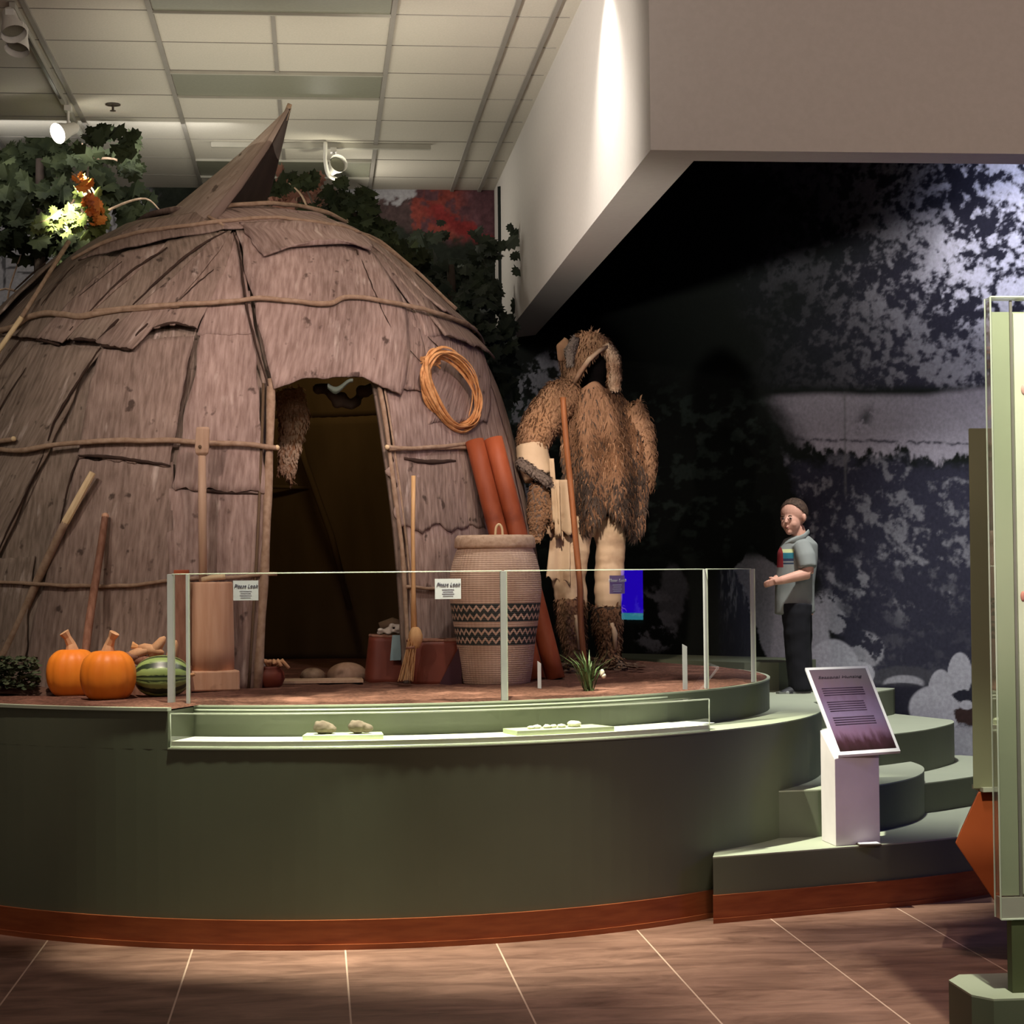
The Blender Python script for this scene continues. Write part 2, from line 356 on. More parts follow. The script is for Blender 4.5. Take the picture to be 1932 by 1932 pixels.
# ================================================================== SETTING
# floor tiles
def floor_mat():
    m = bpy.data.materials.new('brown_floor_tile'); m.use_nodes = True; nt = m.node_tree; N = nt.nodes; L = nt.links; b = N['Principled BSDF']
    b.inputs['Roughness'].default_value = .5; b.inputs['Specular IOR Level'].default_value = .35
    tc = N.new('ShaderNodeTexCoord'); sp = N.new('ShaderNodeSeparateXYZ'); L.new(tc.outputs['Object'], sp.inputs[0])
    def M_(op, a, c=None):
        n = N.new('ShaderNodeMath'); n.operation = op
        for k, v in ((0, a), (1, c)):
            if v is None: continue
            if isinstance(v, (int, float)): n.inputs[k].default_value = v
            else: L.new(v, n.inputs[k])
        return n.outputs[0]
    T = .612
    def line(o, off, wdt):
        f = M_('FRACT', M_('DIVIDE', M_('ADD', o, off), T)); d = M_('ABSOLUTE', M_('SUBTRACT', f, .5)); return M_('GREATER_THAN', d, .5-wdt/T/2)
    lx = line(sp.outputs[0], 100*T-.105, .0065); ly = line(sp.outputs[1], 100*T-7.52, .004)
    mp = N.new('ShaderNodeMapping'); mp.inputs['Scale'].default_value = (1, 3.0, 1); L.new(tc.outputs['Object'], mp.inputs[0])
    n1 = N.new('ShaderNodeTexNoise'); n1.inputs['Scale'].default_value = 2.6; n1.inputs['Detail'].default_value = 9; n1.inputs['Roughness'].default_value = .66; n1.inputs['Distortion'].default_value = .6; L.new(mp.outputs[0], n1.inputs[0])
    r = N.new('ShaderNodeValToRGB'); e = r.color_ramp.elements; e[0].position = .32; e[0].color = (.095, .044, .030, 1); e[1].position = .66; e[1].color = (.27, .148, .108, 1)
    L.new(n1.outputs[0], r.inputs[0])
    x = N.new('ShaderNodeMix'); x.data_type = 'RGBA'; L.new(lx, x.inputs[0]); L.new(r.outputs[0], x.inputs[6]); x.inputs[7].default_value = (.52, .36, .28, 1)
    y = N.new('ShaderNodeMix'); y.data_type = 'RGBA'; L.new(M_('MULTIPLY', ly, .35), y.inputs[0]); L.new(x.outputs[2], y.inputs[6]); y.inputs[7].default_value = (.42, .28, .2, 1)
    L.new(y.outputs[2], b.inputs['Base Color']); return m
struct(MB().box((-5, -4, -.1), (7, 15, 0)).build('floor', floor_mat()))
struct(MB().box((-5, -4, 4.32), (7, 15, 4.42)).build('ceiling', M['tileceil']))
CX = [-.803+.604*k for k in range(-6, 4)]+[1.21]
rowY = [13.55-.59*k for k in range(-1, 18)]
tb = MB()
for k, x in enumerate(CX):
    if abs(x-(-.199)) < .02:      # this bar stops at the three lens panels
        for y0, y1 in ((12.0-.22, 13.55), (10.01, 11.19), (3.0, 9.42), (14.14, 14.6)): tb.box((x-.011, y0, 4.312), (x+.011, y1, 4.321))
    else: tb.box((x-.013, 3, 4.306), (x+.013, 14.6, 4.321))
struct(tb.build('trim_1', M['tbar']))
tb = MB()
for y in rowY: tb.box((-4.5, y-.004, 4.317), (1.3, y+.004, 4.321))
struct(tb.build('trim_2', M['tbar']))
for (y0, y1, wh) in ((9.44, 10.0, 'nearest the camera'), (11.2, 11.77, 'middle one above the smoke flap'), (13.56, 14.13, 'farthest, by the back wall')):
    t = thing('ceiling_light', 'unlit rectangular ceiling light panel, '+wh, 'ceiling light', (-.2, (y0+y1)/2, 4.3), 'unlit ceiling light panels')
    MB().box((-.785, y0, 4.313), (.388, y1, 4.3195)).build('lens', M['lens'], t)
    fr = MB(); fr.box((-.79, y0-.006, 4.300), (.393, y0+.008, 4.3195)); fr.box((-.79, y1-.008, 4.300), (.393, y1+.006, 4.3195)); fr.build('frame', M['railtan'], t)
# outer walls
struct(MB().box((-5.1, -4, 0), (-5, 15, 4.32)).build('wall_left', M['drywall']))
struct(MB().box((7, -4, 0), (7.1, 15, 4.32)).build('wall_right', mat('reflection_dark_paint', (.03, .03, .035))))  # unseen wall painted dark to keep its reflection off the guard panels
struct(MB().box((-5, -4.1, 0), (7, -4, 4.32)).build('wall_rear', M['drywall']))
# bulkhead: a hanging box with a hollow behind its lower lip
bk = MB()
bk.box((1.32, 7.74, 3.16), (1.53, 14.58, 4.32)); bk.box((1.53, 7.74, 3.16), (6.9, 7.94, 4.32))
struct(bk.build('wall_bulkhead', M['drywall']))
struct(MB().box((1.53, 7.94, 4.24), (6.9, 14.58, 4.31)).build('trim_3', M['darkmetal']))

# autumn picture on the back wall
def autumn(U, V, X, Y, Z, px, py):
    sky = np.array([.42, .41, .44]); C = np.ones(px.shape+(3,))*sky*(.8+.3*fbm(U*30, V*20, 3)[..., None])
    n = fbm(px/16, py/16, 11); n2 = fbm(px/7, py/7, 21); n3 = fbm(px/34, py/34, 31)
    def lay(mask, col, var=.6):
        nonlocal C; c = np.array(col)*(1-var/2+var*n2[..., None])*(.6+.8*n[..., None]); C = C*(1-mask[..., None])+c*mask[..., None]
    e = (n-.5)*60+(n2-.5)*26
    lay(sst(px+e, 300, 320)*(1-sst(px+e, 350, 372)), (.16, .07, .08))
    lay(sst(px+e, 505, 525)*(1-sst(px+e+.3*(py-350), 625, 650)), (.20, .11, .08), 1.2)
    lay(sst(py+e*.7-(700-px)*.25, 385, 395)*sst(px+e, 650, 675), (.07, .045, .045), .8)
    lay(sst(px+e*.4, 776, 784), (.11, .05, .06), .8)
    lay(sst(px+e*.3, 776, 782)*(1-sst(px+e*.4, 850, 900))*sst(n, .42, .55), (.20, .045, .035), .8)
    lay(sst(py+e*.5-(px-800)*.55, 372, 380)*sst(px+e, 800, 830)*(1-sst(py+e*.5-(px-800)*.55, 398, 420)), (.20, .028, .028), .6)
    lay(sst(py+e*.6-(px-780)*.30, 425, 445), (.018, .022, .016), 1.0)
    lay(sst(py+e*.6, 445, 470)*sst(px, 400, 600), (.016, .02, .015), 1.0)
    streak = sst(fbm(px/9, py/38, 44), .66, .74)*sst(py, 470, 520)
    C = C+streak[..., None]*np.array([.02, .025, .02])
    pale = (1-sst(px+e, 250, 300)); C = C*(1-pale[..., None])+np.array([.50, .49, .52])*(.8+.3*n[..., None])*pale[..., None]
    dk = sst(fbm(px/8, py/40, 77), .60, .68)*pale+sst(fbm(px/40+py/60, py/6, 78), .68, .73)*pale; C = C*(1-.75*np.clip(dk, 0, 1)[..., None])
    return np.clip(C, .003, 1)
printed_wall('wall_back', lambda U, V: (-5+6.4*U, 14.6+0*U, .0+4.32*V), 700, 460, autumn, 'autumn_forest_print')
# winter picture on the diagonal wall
WA = np.array([1.30, 14.1]); WB = np.array([6.9, 7.5])
def winter(U, V, X, Y, Z, px, py):
    S = U*8.6
    n8 = fbm(S*9+Z*4, Z*11, 5, 5, .6); n20 = fbm(S*22+Z*8, Z*24-S*6, 15, 4, .6); lo = fbm(S*1.8, Z*2.2, 25, 3); st = fbm(S*22, Z*9, 35, 4, .6)
    snow = np.array([.36, .36, .43]); navy = np.array([.020, .020, .034]); blk = np.array([.006, .008, .007])
    C = np.ones(px.shape+(3,))*blk
    def mix(mask, col):
        nonlocal C; m = np.clip(mask, 0, 1)[..., None]; C = C*(1-m)+np.asarray(col)*m
    green = sst(fbm(S*10, Z*16, 55, 4), .52, .68)*sst(py, 690, 800)*(1-sst(py, 1000, 1080))*(1-sst(px, 1400, 1480)); mix(green*.6, (.035, .052, .045))
    # snowy boughs upper right
    dens = sst(px+(lo-.5)*300, 1380, 1880)*(1-sst(py, 720, 740))
    bough = sst(.38*n8+.62*n20+.07*np.sin(S*6+Z*9), .43, .60)
    mix(dens*1.0, navy*1.1); mix(dens**.9*bough*.95, snow*(.35+.65*sst(px, 1500, 1900))[..., None]*(1-.45*sst(py, 470, 700))[..., None]*1.05)
    bright = sst(px+(lo-.5)*120, 1760, 1830)*(1-sst(py, 560, 640)); mix(bright*bough*.85, snow*1.9)
    # lower navy trees with streaks
    low = sst(py+(n8-.5)*60, 855, 885)*sst(px+(n8-.5)*60-(py-870)*.25, 1470, 1510); mix(low, navy*1.3)
    mix(low*sst(n8*.45+n20*.35+st*.2, .50, .62)*(1-.8*sst(py, 1130, 1200))*(.35+.65*sst(lo, .35, .6)), snow*.42)
    mix(low*sst(n8, .60, .72)*sst(py, 1000, 1060)*(1-sst(py, 1120, 1170)), snow*.5)
    # snow bank with fence
    top = 742+(lo-.5)*26-8*sst(px, 1700, 1900); bot = np.interp(px, [1440, 1500, 1560, 1620, 1700, 1760, 1840, 1932], [800, 838, 842, 858, 846, 868, 858, 862])+(n20-.5)*30+(st-.5)*40
    bank = sst(py, top-6, top+10)*(1-sst(py, bot-5, bot+7))*sst(px+(n8-.5)*40-(py-740)*.5, 1430, 1500)
    mix(bank, snow*(.56+.25*sst(py, 800, 860)+.1*(n8-.5))[..., None]*np.array([.98, .92, .93]))
    fy = 828+(px-1500)*.03+(n20-.5)*10; mix(np.exp(-((py-fy)/2.6)**2)*sst(px, 1490, 1530)*.85*sst(st, .25, .5), navy*.8)
    mix(np.exp(-((px-1594-(py-800)*.01)/2.2)**2)*sst(py, 735, 750)*(1-sst(py, 925, 940))*.7, (.10, .10, .11))
    mix(np.exp(-((px-1632+(py-790)*.4)/14)**2-((py-790)/22)**2)*sst(n20, .4, .5), (.05, .05, .06))
    # bottom snow patches
    def ell(cx, cy, rx, ry, sh=3.0, wob=0): return 1-sst(np.sqrt(((px-cx)/rx)**2+((py-cy)/ry)**2)+wob*(n8-.5), 1-1/sh*.12, 1+1/sh*.12)
    tri = sst(px-np.interp(py, [1045, 1075, 1110, 1245], [1408, 1386, 1402, 1446])+(n20-.5)*14, -2, 3)*(1-sst(px-np.interp(py, [1045, 1075, 1245], [1432, 1475, 1484])+(n20-.5)*14, -2, 3))*sst(py, 1040+0*px, 1062)*(1-sst(py, 1246, 1250))
    mix(tri, snow*.72)
    mix(ell(1035, 700, 32, 36, 1, .9)*sst(n8, .38, .5)+ell(1000, 760, 34, 60, 1, 1.2)*sst(n20, .48, .56)+ell(985, 900, 22, 70, 1, 1.2)*sst(n20, .50, .58), snow*.62)
    mix(ell(1235, 1170, 45, 60, 1, 1.2)*sst(n8, .42, .50), snow*.42)
    mix(ell(1270, 1125, 26, 60, .8, .8)*.7, snow*.35)
    mix(ell(1560, 1190, 40, 75, 1, 1.1)*sst(n8, .44, .52)+ell(1625, 1230, 42, 38, 1, 1.1)*sst(n8, .40, .48), snow*.66)
    mix(ell(1535, 1240, 30, 110, 1, .4)*sst(py, 1100, 1150), snow*.75)
    mix(ell(1700, 1280, 70, 22, 1, .7)*.5, snow*.2)
    mix(ell(1570, 1268, 52, 62), snow*.98); mix(ell(1622, 1272, 28, 24), snow*.96)
    mix(sst(py, 1285, 1300)*sst(px, 1640, 1660), navy*.9)
    mix(ell(1705, 1290, 38, 16, 1)*(1-ell(1700, 1300, 46, 12, 1)), snow*.75)
    mix(sst(py+(n20-.5)*26, 1360, 1372)*sst(px, 1690, 1700), snow*.82)
    mix(ell(1811, 1273, 23, 42), snow*.88); mix(ell(1775, 1305, 24, 42), snow*.86); mix(ell(1765, 1335, 50, 42, 2), snow*.92); mix(ell(1790, 1340, 28, 34, 2), snow*.96)
    mix(ell(1832, 1312, 26, 10, 1, 2.2), navy*.8); mix(ell(1825, 1354, 26, 14, 1, 2.6), (.035, .02, .02))
    mix(ell(1825, 1330, 12, 8, 1, .8), snow*1.0)
    mix(sst(X, 4.5, 4.55), (.03, .03, .032))
    return np.clip(C, .002, 1)
printed_wall('wall_winter', lambda U, V: (WA[0]+(WB[0]-WA[0])*U, WA[1]+(WB[1]-WA[1])*U, .3+3.95*V), 1000, 620, winter, 'winter_forest_print')

# ================================================================== PLATFORM
def clipw(poly, m=.03):
    f = lambda p: (14.1-(p[0]-1.3)*1.17857)-p[1]-m; out = []; n = len(poly)
    for i in range(n):
        a, b = poly[i], poly[(i+1) % n]; fa, fb = f(a), f(b)
        if fa >= 0: out.append((a[0], a[1]))
        if (fa >= 0) != (fb >= 0): t = fa/(fa-fb); out.append((a[0]+(b[0]-a[0])*t, a[1]+(b[1]-a[1])*t))
    return out
PC = Vector((.22, 10.5, 0)); RO = 2.38; RI = 2.12
def pc(a, r): return (PC.x+r*math.sin(a), PC.y-r*math.cos(a))      # angle from the front, to the right positive
def ang(x, y): return math.atan2(x-PC.x, -(y-PC.y))
A0 = ang(*PZ(297, 1418, .8).xy)         # left end of the ledge recess
plat = thing('display_platform', 'curved green painted platform carrying the bark lodge, with a cherry baseboard', 'platform', (PC.x, PC.y, 0))
def arc(a0, a1, r, n=40): return [pc(a0+(a1-a0)*i/n, r) for i in range(n+1)]
AR = rad(84)
# body below the ledge, the raised inner drum, and the full height piece on the left
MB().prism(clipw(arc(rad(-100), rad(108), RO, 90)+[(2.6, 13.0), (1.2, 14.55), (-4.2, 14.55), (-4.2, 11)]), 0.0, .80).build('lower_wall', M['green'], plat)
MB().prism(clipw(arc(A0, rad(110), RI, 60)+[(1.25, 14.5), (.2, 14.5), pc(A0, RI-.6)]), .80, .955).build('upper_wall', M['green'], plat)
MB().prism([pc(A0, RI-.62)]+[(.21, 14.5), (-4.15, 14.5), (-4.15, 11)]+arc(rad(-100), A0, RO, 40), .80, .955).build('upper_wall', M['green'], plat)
MB().prism(arc(A0+.0, rad(108), RO+.004, 60)+arc(rad(108), A0, RI+.001, 60), .80, .806).build('ledge_top', M['greenlit'], plat)
MB().prism(arc(rad(-100), A0, RO+.006, 40)+arc(A0, rad(-100), RO-.035, 40), .955, .968).build('rim', M['greenlit'], plat)
MB().prism(arc(A0, rad(100), RI+.004, 60)+arc(rad(100), A0, RI-.012, 60), .955, .962).build('rim', M['greenlit'], plat)
bb = MB(); bb.prism(arc(rad(-100), rad(46.5), RO+.014, 70)+arc(rad(46.5), rad(-100), RO, 70), .0, .118)
bb.prism(arc(rad(-100), rad(46.5), RO+.022, 70)+arc(rad(46.5), rad(-100), RO, 70), .0, .022)
bb.build('baseboard', M['cherry'], plat)
# soil bed
def soil():
    mb = MB(); ring = arc(rad(-100), A0, RO-.04, 30)+arc(A0+.01, rad(104), RI-.014, 60)+[(1.2, 14.5), (-.6, 14.5), (-4.1, 14.5), (-4.1, 11.5)]
    ring = clipw(ring, .05)
    c = Vector((-.3, 11.0)); n = len(ring); K = 26; vs = []; fs = []
    for k in range(K+1):
        t = k/K
        for p in ring:
            x = p[0]+(c.x-p[0])*(t**1.3); y = p[1]+(c.y-p[1])*(t**1.3)
            z = .962+.010*min(1, t*14)+.012*mnoise.noise((x*9, y*9, 0))*min(1, t*10)+.005*mnoise.noise((x*40, y*40, 2))
            vs.append((x, y, z))
    for k in range(K):
        for i in range(n): j = (i+1) % n; fs.append((k*n+i, k*n+j, (k+1)*n+j, (k+1)*n+i))
    mb.add(vs, fs); return mb
tag(soil().build('soil_bed', M['soil'], smooth=True), 'reddish brown loose soil spread over the platform around the lodge', 'soil', kind='stuff')

# steps on the right
st = thing('display_steps', 'curved green stepped risers climbing to the right below the winter picture', 'steps', (3.0, 10.2, 0))
Z1, Z2, Z2b, Z3, Z4 = .28, .495, .43, .65, .80
def poly2(pts, z): return [PZ(x, y, z).xy for x, y in pts]
def step(pts, z0, z1, name='step', k=6, tail=None):
    front = [Vector((p.x, p.y, 0)) for p in poly2(pts, z1)]; cur = [c.xy for c in catmull(front, k)]
    pl = clipw(cur+[Vector(t) for t in (tail or [])])
    MB().prism(pl, z0, z1-.006).build(name, M['green'], st); MB().prism(pl, z1-.006, z1).build('step_top', M['greenlit'], st); return cur
s1 = step([(1345, 1617), (1400, 1613), (1490, 1606), (1580, 1599), (1700, 1590), (1820, 1577), (1950, 1555), (2100, 1520)], 0, Z1, tail=[(6.0, 9.8), (4.6, 10.4), (3.0, 12), (2.2, 10.6)])
bb = MB(); n = len(s1)
outp = [p+Vector((-.004, -.014)) for p in s1]; bb.prism(outp+[s1[i]+Vector((0, .01)) for i in range(n-1, -1, -1)], 0, .118)
outp = [p+Vector((-.006, -.024)) for p in s1]; bb.prism(outp+[s1[i]+Vector((0, .01)) for i in range(n-1, -1, -1)], 0, .02)
bb.build('baseboard', M['cherry'], st)
step([(1739, 1478), (1780, 1473), (1834, 1465), (1900, 1455), (1990, 1436)], Z1, Z2b, tail=[(5.4, 9.7), (4.0, 11.2), (3.0, 11.4)])
step([(1436, 1493), (1500, 1491), (1580, 1488), (1660, 1480), (1715, 1469), (1740, 1458), (1742, 1447), (1722, 1438), (1700, 1434)], Z1, Z2, tail=[(2.8, 11.2), (2.4, 10.4)])
step([(1560, 1392), (1640, 1389), (1700, 1383), (1750, 1376), (1790, 1367), (1800, 1362), (1795, 1358)], Z1, Z3, tail=[(3.35, 11.75), (2.8, 12.0), (2.5, 10.9)])
l4 = [PZ(x, y, Z4).xy for x, y in ((1535, 1325), (1600, 1313), (1650, 1306), (1685, 1300), (1694, 1296), (1690, 1292))]
pl = [Vector(pc(rad(70), RO-.02))]+l4+[Vector((3.25, 11.75)), Vector((2.75, 12.4)), Vector(pc(rad(110), RO-.1))]
pl = clipw(pl); MB().prism(pl, Z1, Z4-.006).build('step', M['green'], st); MB().prism(pl, Z4-.006, Z4+.001).build('step_top', M['greenlit'], st)
pl = [PZ(1405, 1303, Z4).xy, PZ(1470, 1303, Z4).xy, PZ(1540, 1296, Z4).xy, Vector((2.95, 12.1)), Vector((2.72, 12.38)), Vector((1.9, 13.3)), Vector((1.9, 12.4))]
pl = clipw(pl); MB().prism(pl, .5, .965).build('step', M['green'], st)

# ================================================================== WIGWAM
WC = Vector((-.48, 11.25, 0))
PZs = [.96, 1.3, 1.63, 1.9, 2.26, 2.5, 2.67, 2.82, 2.97, 3.18, 3.33, 3.42, 3.47, 3.49]
PRs = [1.73, 1.71, 1.685, 1.64, 1.565, 1.50, 1.42, 1.325, 1.18, .96, .77, .60, .42, .0]
def dr(z): return interp(z, PZs, PRs)
def drs(z): return (dr(z-.06)+2*dr(z)+dr(min(z+.06, 3.49)))/4 if z < 3.40 else dr(z)
def dpt(th, z, off=0):
    r = drs(z); sl = (drs(min(z+.03, 3.48))-drs(z-.03))/.06; n = Vector((1, -sl)).normalized()
    return Vector((WC.x+(r+off*n.x)*math.sin(th), WC.y-(r+off*n.x)*math.cos(th), z+off*n.y))
def hit(x, y):
    r = Vector(ray(x, y)); r /= r.y; o = Vector((0, 0, EYE)); best = None
    for i in range(900):
        Y = 9.3+i*.003; p = o+r*Y
        if p.z > 3.485: continue
        d = math.hypot(p.x-WC.x, p.y-WC.y)-drs(max(p.z, .96))
        if d <= 0: best = p; break
        if best is None or d < bd: best, bd = p, d
    return math.atan2(best.x-WC.x, -(best.y-WC.y)), best.z
wig = thing('bark_lodge', 'domed bark covered lodge with a dark doorway and pointed smoke flap', 'lodge', (WC.x, WC.y, .96))
dL0, _ = hit(489, 1296); dR0, _ = hit(764, 1290); dL1, zt1 = hit(513, 740); dR1, _ = hit(708, 742); ZD = 2.50
def doorL(z): return dL0+(dL1-dL0)*(z-.96)/(2.4-.96)
def doorR(z): return dR0+(dR1-dR0)*(z-.96)/(2.4-.96)
def shell(z0, z1, nz, gap):
    def fn(u, v):
        z = z0+(z1-z0)*v
        if gap: a = doorR(z); b = doorL(z)+2*PI
        else: a = doorR(ZD); b = a+2*PI
        th = a+(b-a)*u; return dpt(th, z, .006*mnoise.noise((th*4, z*3, 0)))
    return MB().grid(fn, 120, nz)
def shell_obj(z0, z1, nz, gap):
    mb = shell(z0, z1, nz, gap); me = mb.mesh('bark_wall')
    setuv(me, lambda i: ((math.atan2(me.vertices[i].co.x-WC.x, -(me.vertices[i].co.y-WC.y)))*1.5, me.vertices[i].co.z))
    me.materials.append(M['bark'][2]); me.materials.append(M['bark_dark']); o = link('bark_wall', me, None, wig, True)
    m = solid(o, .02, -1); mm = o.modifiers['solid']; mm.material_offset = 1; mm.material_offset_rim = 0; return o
shell_obj(.96, ZD, 30, True); shell_obj(ZD, 3.46, 26, False)
PAN = 0
def panel(q, lvl, mi=0, jag=.012, bow=.0, curl=.0, nu=26, nv=26, arch=0, name='bark_panel', sideJ=.004):
    """bark sheet whose four corners are given; q may be image measures or (angle, height)"""
    global PAN; PAN += 1; sd = PAN*7.3
    c = [hit(*p) if abs(p[0]) > 7 or abs(p[1]) > 7 else p for p in q]       # TL TR BR BL
    off = .012+.011*lvl
    def fn(u, v):
        a = [c[0][k]*(1-u)*(1-v)+c[1][k]*u*(1-v)+c[2][k]*u*v+c[3][k]*(1-u)*v for k in (0, 1)]
        th, z = a
        e = jag*(mnoise.noise((u*7+sd, sd, 0))*1.3+mnoise.noise((u*31+sd, sd, 1))*.6)
        if v > .8: z += e*(v-.8)/.2+arch*math.sin(PI*u)*(v-.8)/.2
        if v < .2: z += e*.6*(.2-v)/.2
        if u < .15: th += sideJ*4*mnoise.noise((v*6+sd, 3, 0))*(.15-u)/.15
        if u > .85: th += sideJ*4*mnoise.noise((v*6+sd, 9, 0))*(u-.85)/.15
        o = off+.008*mnoise.noise((th*3+sd, z*4, 0))+bow*math.sin(PI*u)*max(0, v-.5)*2+curl*max(0, v-.75)*4
        return dpt(th, z, o)
    mb = MB().grid(fn, nu, nv); me = mb.mesh(name); vs = me.vertices
    c0, cR = c[0][0], c[1][0]; sk = ((c[3][0]+c[2][0])-(c[0][0]+c[1][0]))/2/((c[3][1]+c[2][1])-(c[0][1]+c[1][1])+1e-6)*2
    setuv(me, lambda i: ((math.atan2(vs[i].co.x-WC.x, -(vs[i].co.y-WC.y))-sk*(vs[i].co.z-2))*max(.5, drs(min(3.3, vs[i].co.z)))+PAN*1.37, vs[i].co.z+max(0, vs[i].co.z-3)*.4+PAN*.7))
    o = link(name, me, M['bark'][mi], wig, True); solid(o, .010, 0); return o
# lower tier first, then the overlapping upper sheets
R_ = rad
panel([(R_(-110), 2.75), (-.9, 2.75), (-1.0, .97), (R_(-115), .97)], 0, 2)
panel([(75, 655), (195, 664), (-2, 1068), (-150, 1068)], 1.2, 2, sideJ=.006)
panel([(-5, 1055), (70, 1050), (45, 1325), (-60, 1325)], .4, 2)
panel([(198, 655), (368, 640), (322, 884), (152, 864)], 1.6, 0, .02)
panel([(150, 868), (330, 876), (332, 1318), (40, 1318)], .7, 0, .015)
panel([(400, 560), (470, 560), (500, 935), (325, 925)], 1.9, 1, .02)
panel([(322, 925), (500, 928), (486, 1302), (325, 1318)], .9, 1, .01)
panel([(722, 735), (900, 690), (1000, 1120), (770, 1300)], .9, 1, .012, sideJ=.003)
panel([(730, 848), (880, 848), (905, 1000), (742, 1000)], 1.4, 0, .03, sideJ=.01)
panel([(R_(52), 2.75), (R_(105), 2.75), (R_(108), .97), (R_(50), .97)], .5, 0)
panel([(R_(105), 2.9), (R_(180), 2.9), (R_(180), .97), (R_(105), .97)], 0, 2)
panel([(R_(180), 2.9), (R_(250), 2.9), (R_(250), .97), (R_(180), .97)], 0, 2)
# upper tier
panel([(190, 492), (240, 500), (92, 648), (14, 640)], 2.2, 2, .008, sideJ=.002)
panel([(238, 490), (318, 472), (130, 658), (84, 650)], 2.9, 0, .008, sideJ=.002, curl=.01)
panel([(318, 466), (420, 452), (196, 652), (138, 650)], 2.4, 2, .008, sideJ=.002, curl=.012)
panel([(415, 452), (436, 452), (258, 672), (192, 660)], 3.2, 0, .008, sideJ=.002, curl=.02)
panel([(428, 455), (444, 455), (374, 632), (286, 636)], 2.6, 0, .010, sideJ=.002, arch=.03, curl=.01)
panel([(436, 455), (448, 455), (480, 640), (372, 640)], 2.1, 1, .006, sideJ=.002)
panel([(446, 450), (664, 462), (744, 748), (512, 740)], 3.0, 1, .016, bow=.012, arch=.055, curl=.01)
panel([(662, 462), (705, 472), (892, 655), (792, 640)], 2.3, 1, .010, sideJ=.002)
panel([(690, 560), (745, 560), (800, 740), (740, 740)], 2.0, 1, .010, sideJ=.002)
panel([(756, 590), (880, 640), (908, 800), (800, 800)], 1.8, 1, .012)
panel([(R_(56), 3.2), (R_(80), 3.2), (R_(82), 2.66), (R_(52), 2.70)], 2.8, 0, .014, curl=.03)
panel([(R_(60), 3.3), (R_(110), 3.3), (R_(105), 2.7), (R_(60), 2.85)], 3.6, 0, .014, curl=.02)
panel([(R_(-95), 3.2), (R_(-62), 3.2), (R_(-60), 2.72), (R_(-95), 2.72)], 2.4, 2, .01)
panel([(452, 440), (640, 440), (686, 492), (494, 505)], 4.2, 1, .008, bow=.03, arch=.05, curl=.01)
panel([(405, 412), (632, 414), (700, 470), (424, 448)], 3.6, 1, .006)
panel([(262, 440), (405, 413), (430, 448), (160, 505)], 3.4, 0, .01)
# flat cap on top
cap = MB(); cap.lathe([(.5, 3.455), (.52, 3.475), (.44, 3.50), (.2, 3.515), (.0001, 3.52)], (WC.x, WC.y, 0), 40, wob=lambda q, z: 1+.04*math.sin(5*q)); me = cap.mesh('bark_panel')
setuv(me, lambda i: (me.vertices[i].co.x, me.vertices[i].co.y)); link('bark_panel', me, M['bark'][0], wig, True)
# dark tubes that paint in the shade of gaps between the sheets
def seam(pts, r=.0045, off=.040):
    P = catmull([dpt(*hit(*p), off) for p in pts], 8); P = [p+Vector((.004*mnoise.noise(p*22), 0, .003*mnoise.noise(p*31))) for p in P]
    n = len(P); MB().tube(P, [r*(.35+.9*math.sin(PI*min(1, (i+2)/(n+3)))*(1+.5*mnoise.noise(p*15))) for i, p in enumerate(P)], 6).build('gap_shade_line', M['gapshade'], wig, True)
M['gapshade'] = mat('bark_gap_shade', (.035, .02, .015), (.06, .035, .025), 20, .95)
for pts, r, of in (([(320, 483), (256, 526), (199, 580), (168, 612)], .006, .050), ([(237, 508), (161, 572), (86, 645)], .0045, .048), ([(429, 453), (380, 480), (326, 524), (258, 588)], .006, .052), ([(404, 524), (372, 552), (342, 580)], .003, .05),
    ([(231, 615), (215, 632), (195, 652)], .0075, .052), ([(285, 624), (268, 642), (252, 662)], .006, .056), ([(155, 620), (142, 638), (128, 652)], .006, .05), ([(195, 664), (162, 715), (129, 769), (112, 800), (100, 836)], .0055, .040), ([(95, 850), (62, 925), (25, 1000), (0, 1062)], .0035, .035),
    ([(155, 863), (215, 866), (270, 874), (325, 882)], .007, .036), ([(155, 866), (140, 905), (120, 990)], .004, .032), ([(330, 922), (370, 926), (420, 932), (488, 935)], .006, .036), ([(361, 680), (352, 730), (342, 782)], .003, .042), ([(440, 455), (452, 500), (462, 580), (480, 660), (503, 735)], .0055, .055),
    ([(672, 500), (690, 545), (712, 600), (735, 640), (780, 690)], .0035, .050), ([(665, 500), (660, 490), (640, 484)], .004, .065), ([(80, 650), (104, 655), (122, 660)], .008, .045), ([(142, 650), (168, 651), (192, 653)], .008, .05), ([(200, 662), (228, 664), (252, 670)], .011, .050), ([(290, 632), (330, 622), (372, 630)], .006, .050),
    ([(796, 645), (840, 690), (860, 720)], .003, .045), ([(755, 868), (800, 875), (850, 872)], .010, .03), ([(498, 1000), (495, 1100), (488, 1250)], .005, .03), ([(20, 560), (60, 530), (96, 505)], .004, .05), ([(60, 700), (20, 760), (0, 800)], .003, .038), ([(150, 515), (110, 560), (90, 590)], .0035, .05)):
    seam(pts, r, of)
